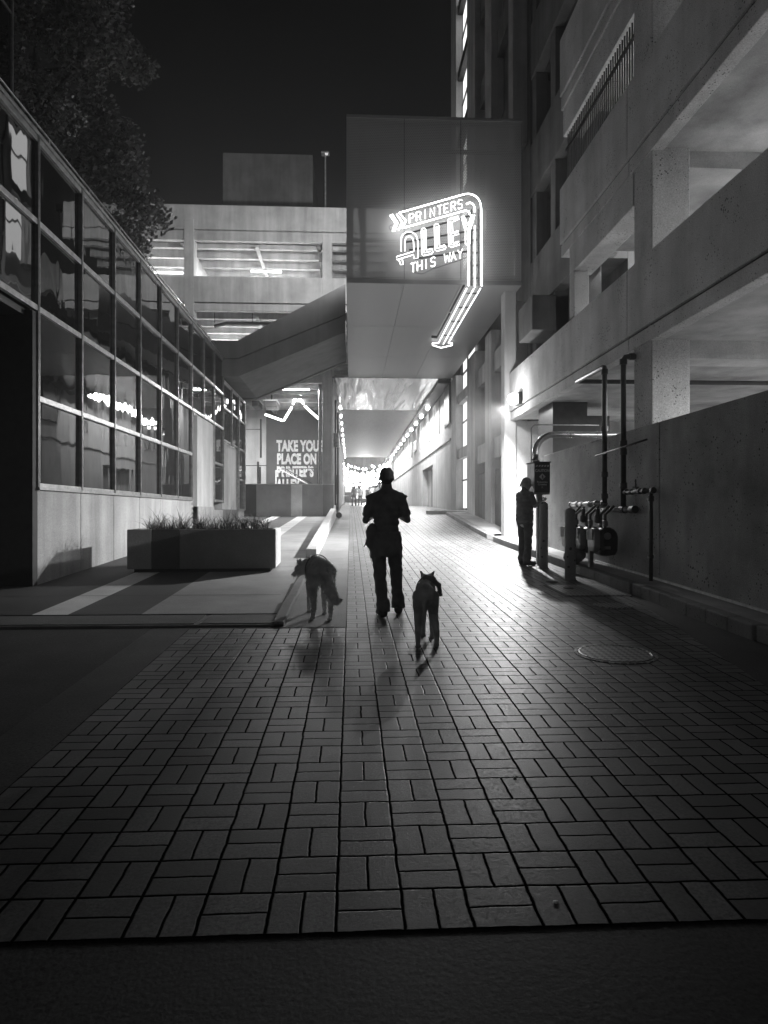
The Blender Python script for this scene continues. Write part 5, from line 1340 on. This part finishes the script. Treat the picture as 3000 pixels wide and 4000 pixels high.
D1 = dict(trunk=[((0, -.24, .58), (.125, .15, .13)), ((0, -.08, .56), (.125, .17, .13)), ((0, .08, .55), (.14, .17, .155)), ((0, .24, .54), (.135, .14, .17)), ((0, .34, .58), (.10, .10, .12))],
          caps=[((0, .32, .60), (-.10, .42, .58), .11, .09)], legs=[hind(-.095, -.26, py=.10, H=.60), hind(.095, -.26, ky=-.02, H=.60, hocky=.0), fore(-.085, .26, .06, .60), fore(.085, .26, -.1, .60)],
          tail=[((.0, -.36, .60), .04), ((.05, -.43, .52), .045), ((.08, -.45, .40), .055), ((.10, -.47, .31), .055), ((.14, -.50, .25), .04), ((.18, -.51, .27), .02)],
          head=(-.17, .44, .55), hyaw=R(72), hpitch=R(-25), furry=.012, hair=.036, nhair=16000, hc=(0, .17, .555), hr=(.142, .172))
dog((-.37, 8.0, zg(-.37, 8.0)-.014), R(9), D1, 'large grey shaggy dog at the left by the kerb, bushy tail hanging, head turned left', M_FUR1)
D2 = dict(trunk=[((0, -.22, .50), (.095, .13, .115)), ((0, -.07, .50), (.088, .16, .105)), ((.0, .08, .49), (.10, .16, .13)), ((.0, .22, .48), (.098, .12, .14)), ((0, .30, .52), (.075, .09, .10))],
          caps=[((0, .28, .53), (.01, .38, .56), .075, .065)], legs=[hind(-.07, -.24, H=.52, py=-.06, w=.85, hocky=-.03), hind(.075, -.24, H=.52, hockx=.03, px=.03, hocky=.04, py=.05, w=.85), fore(-.03, .24, .02, .52, .85), fore(.06, .24, -.06, .52, .85)],
          tail=[((0, -.33, .50), .028), ((-.01, -.38, .42), .02), ((-.015, -.38, .33), .014), ((-.01, -.37, .27), .008)],
          head=(.01, .43, .575), hyaw=R(-4), hpitch=R(-8), furry=.005, hair=.014, nhair=9000, hc=(.01, .14, .50), hr=(.104, .14), earh=.05, earx=.07,
          extra=[((.06, .14, .61), (.125, .12, .56), .024, .018), ((.125, .12, .56), (.145, .12, .47), .016, .010), ((0, .14, .63), (.07, .14, .62), .022, .020)])
dog((.74, 6.66, zg(.74, 6.66)-.014), R(-7), D2, 'slim dark dog with upright ears and black harness walking away, nearest the camera', M_FUR2)
# small litter
for (x, y, s_) in ((.86, 3.52, .011), (1.9, 8.9, .02), (1.62, 5.0, .009), (.75, 2.45, .012)):
    m_ = MB().ell((x, y, zg(x, y)+.004), (s_, s_*.8, .004), 8, 5); m_.v = [(a+random.uniform(-.002, .002), b+random.uniform(-.002, .002), c) for a, b, c in m_.v]
    tag(m_.build('litter', M_WHITE), 'tiny pale scrap of litter lying on the dark pavers', 'litter', 'scraps of litter on the pavers')

# ================================================================== added haze volume, standing in for lens glow around the lamps
HZ = MB().box(-60, 60, -26, 152, -4, 46).build('haze', None, org=(0, 0, 0))
hm = bpy.data.materials.new('lens_glow_haze'); hm.use_nodes = True; hn = hm.node_tree; hn.nodes.clear()
ho = hn.nodes.new('ShaderNodeOutputMaterial'); hv = hn.nodes.new('ShaderNodeVolumePrincipled')
hv.inputs['Color'].default_value = g(.95); hv.inputs['Density'].default_value = .0019; hv.inputs['Anisotropy'].default_value = .6
hn.links.new(hv.outputs[0], ho.inputs['Volume'])
HZ.data.materials.clear(); HZ.data.materials.append(hm); tag(HZ, kind='stuff')
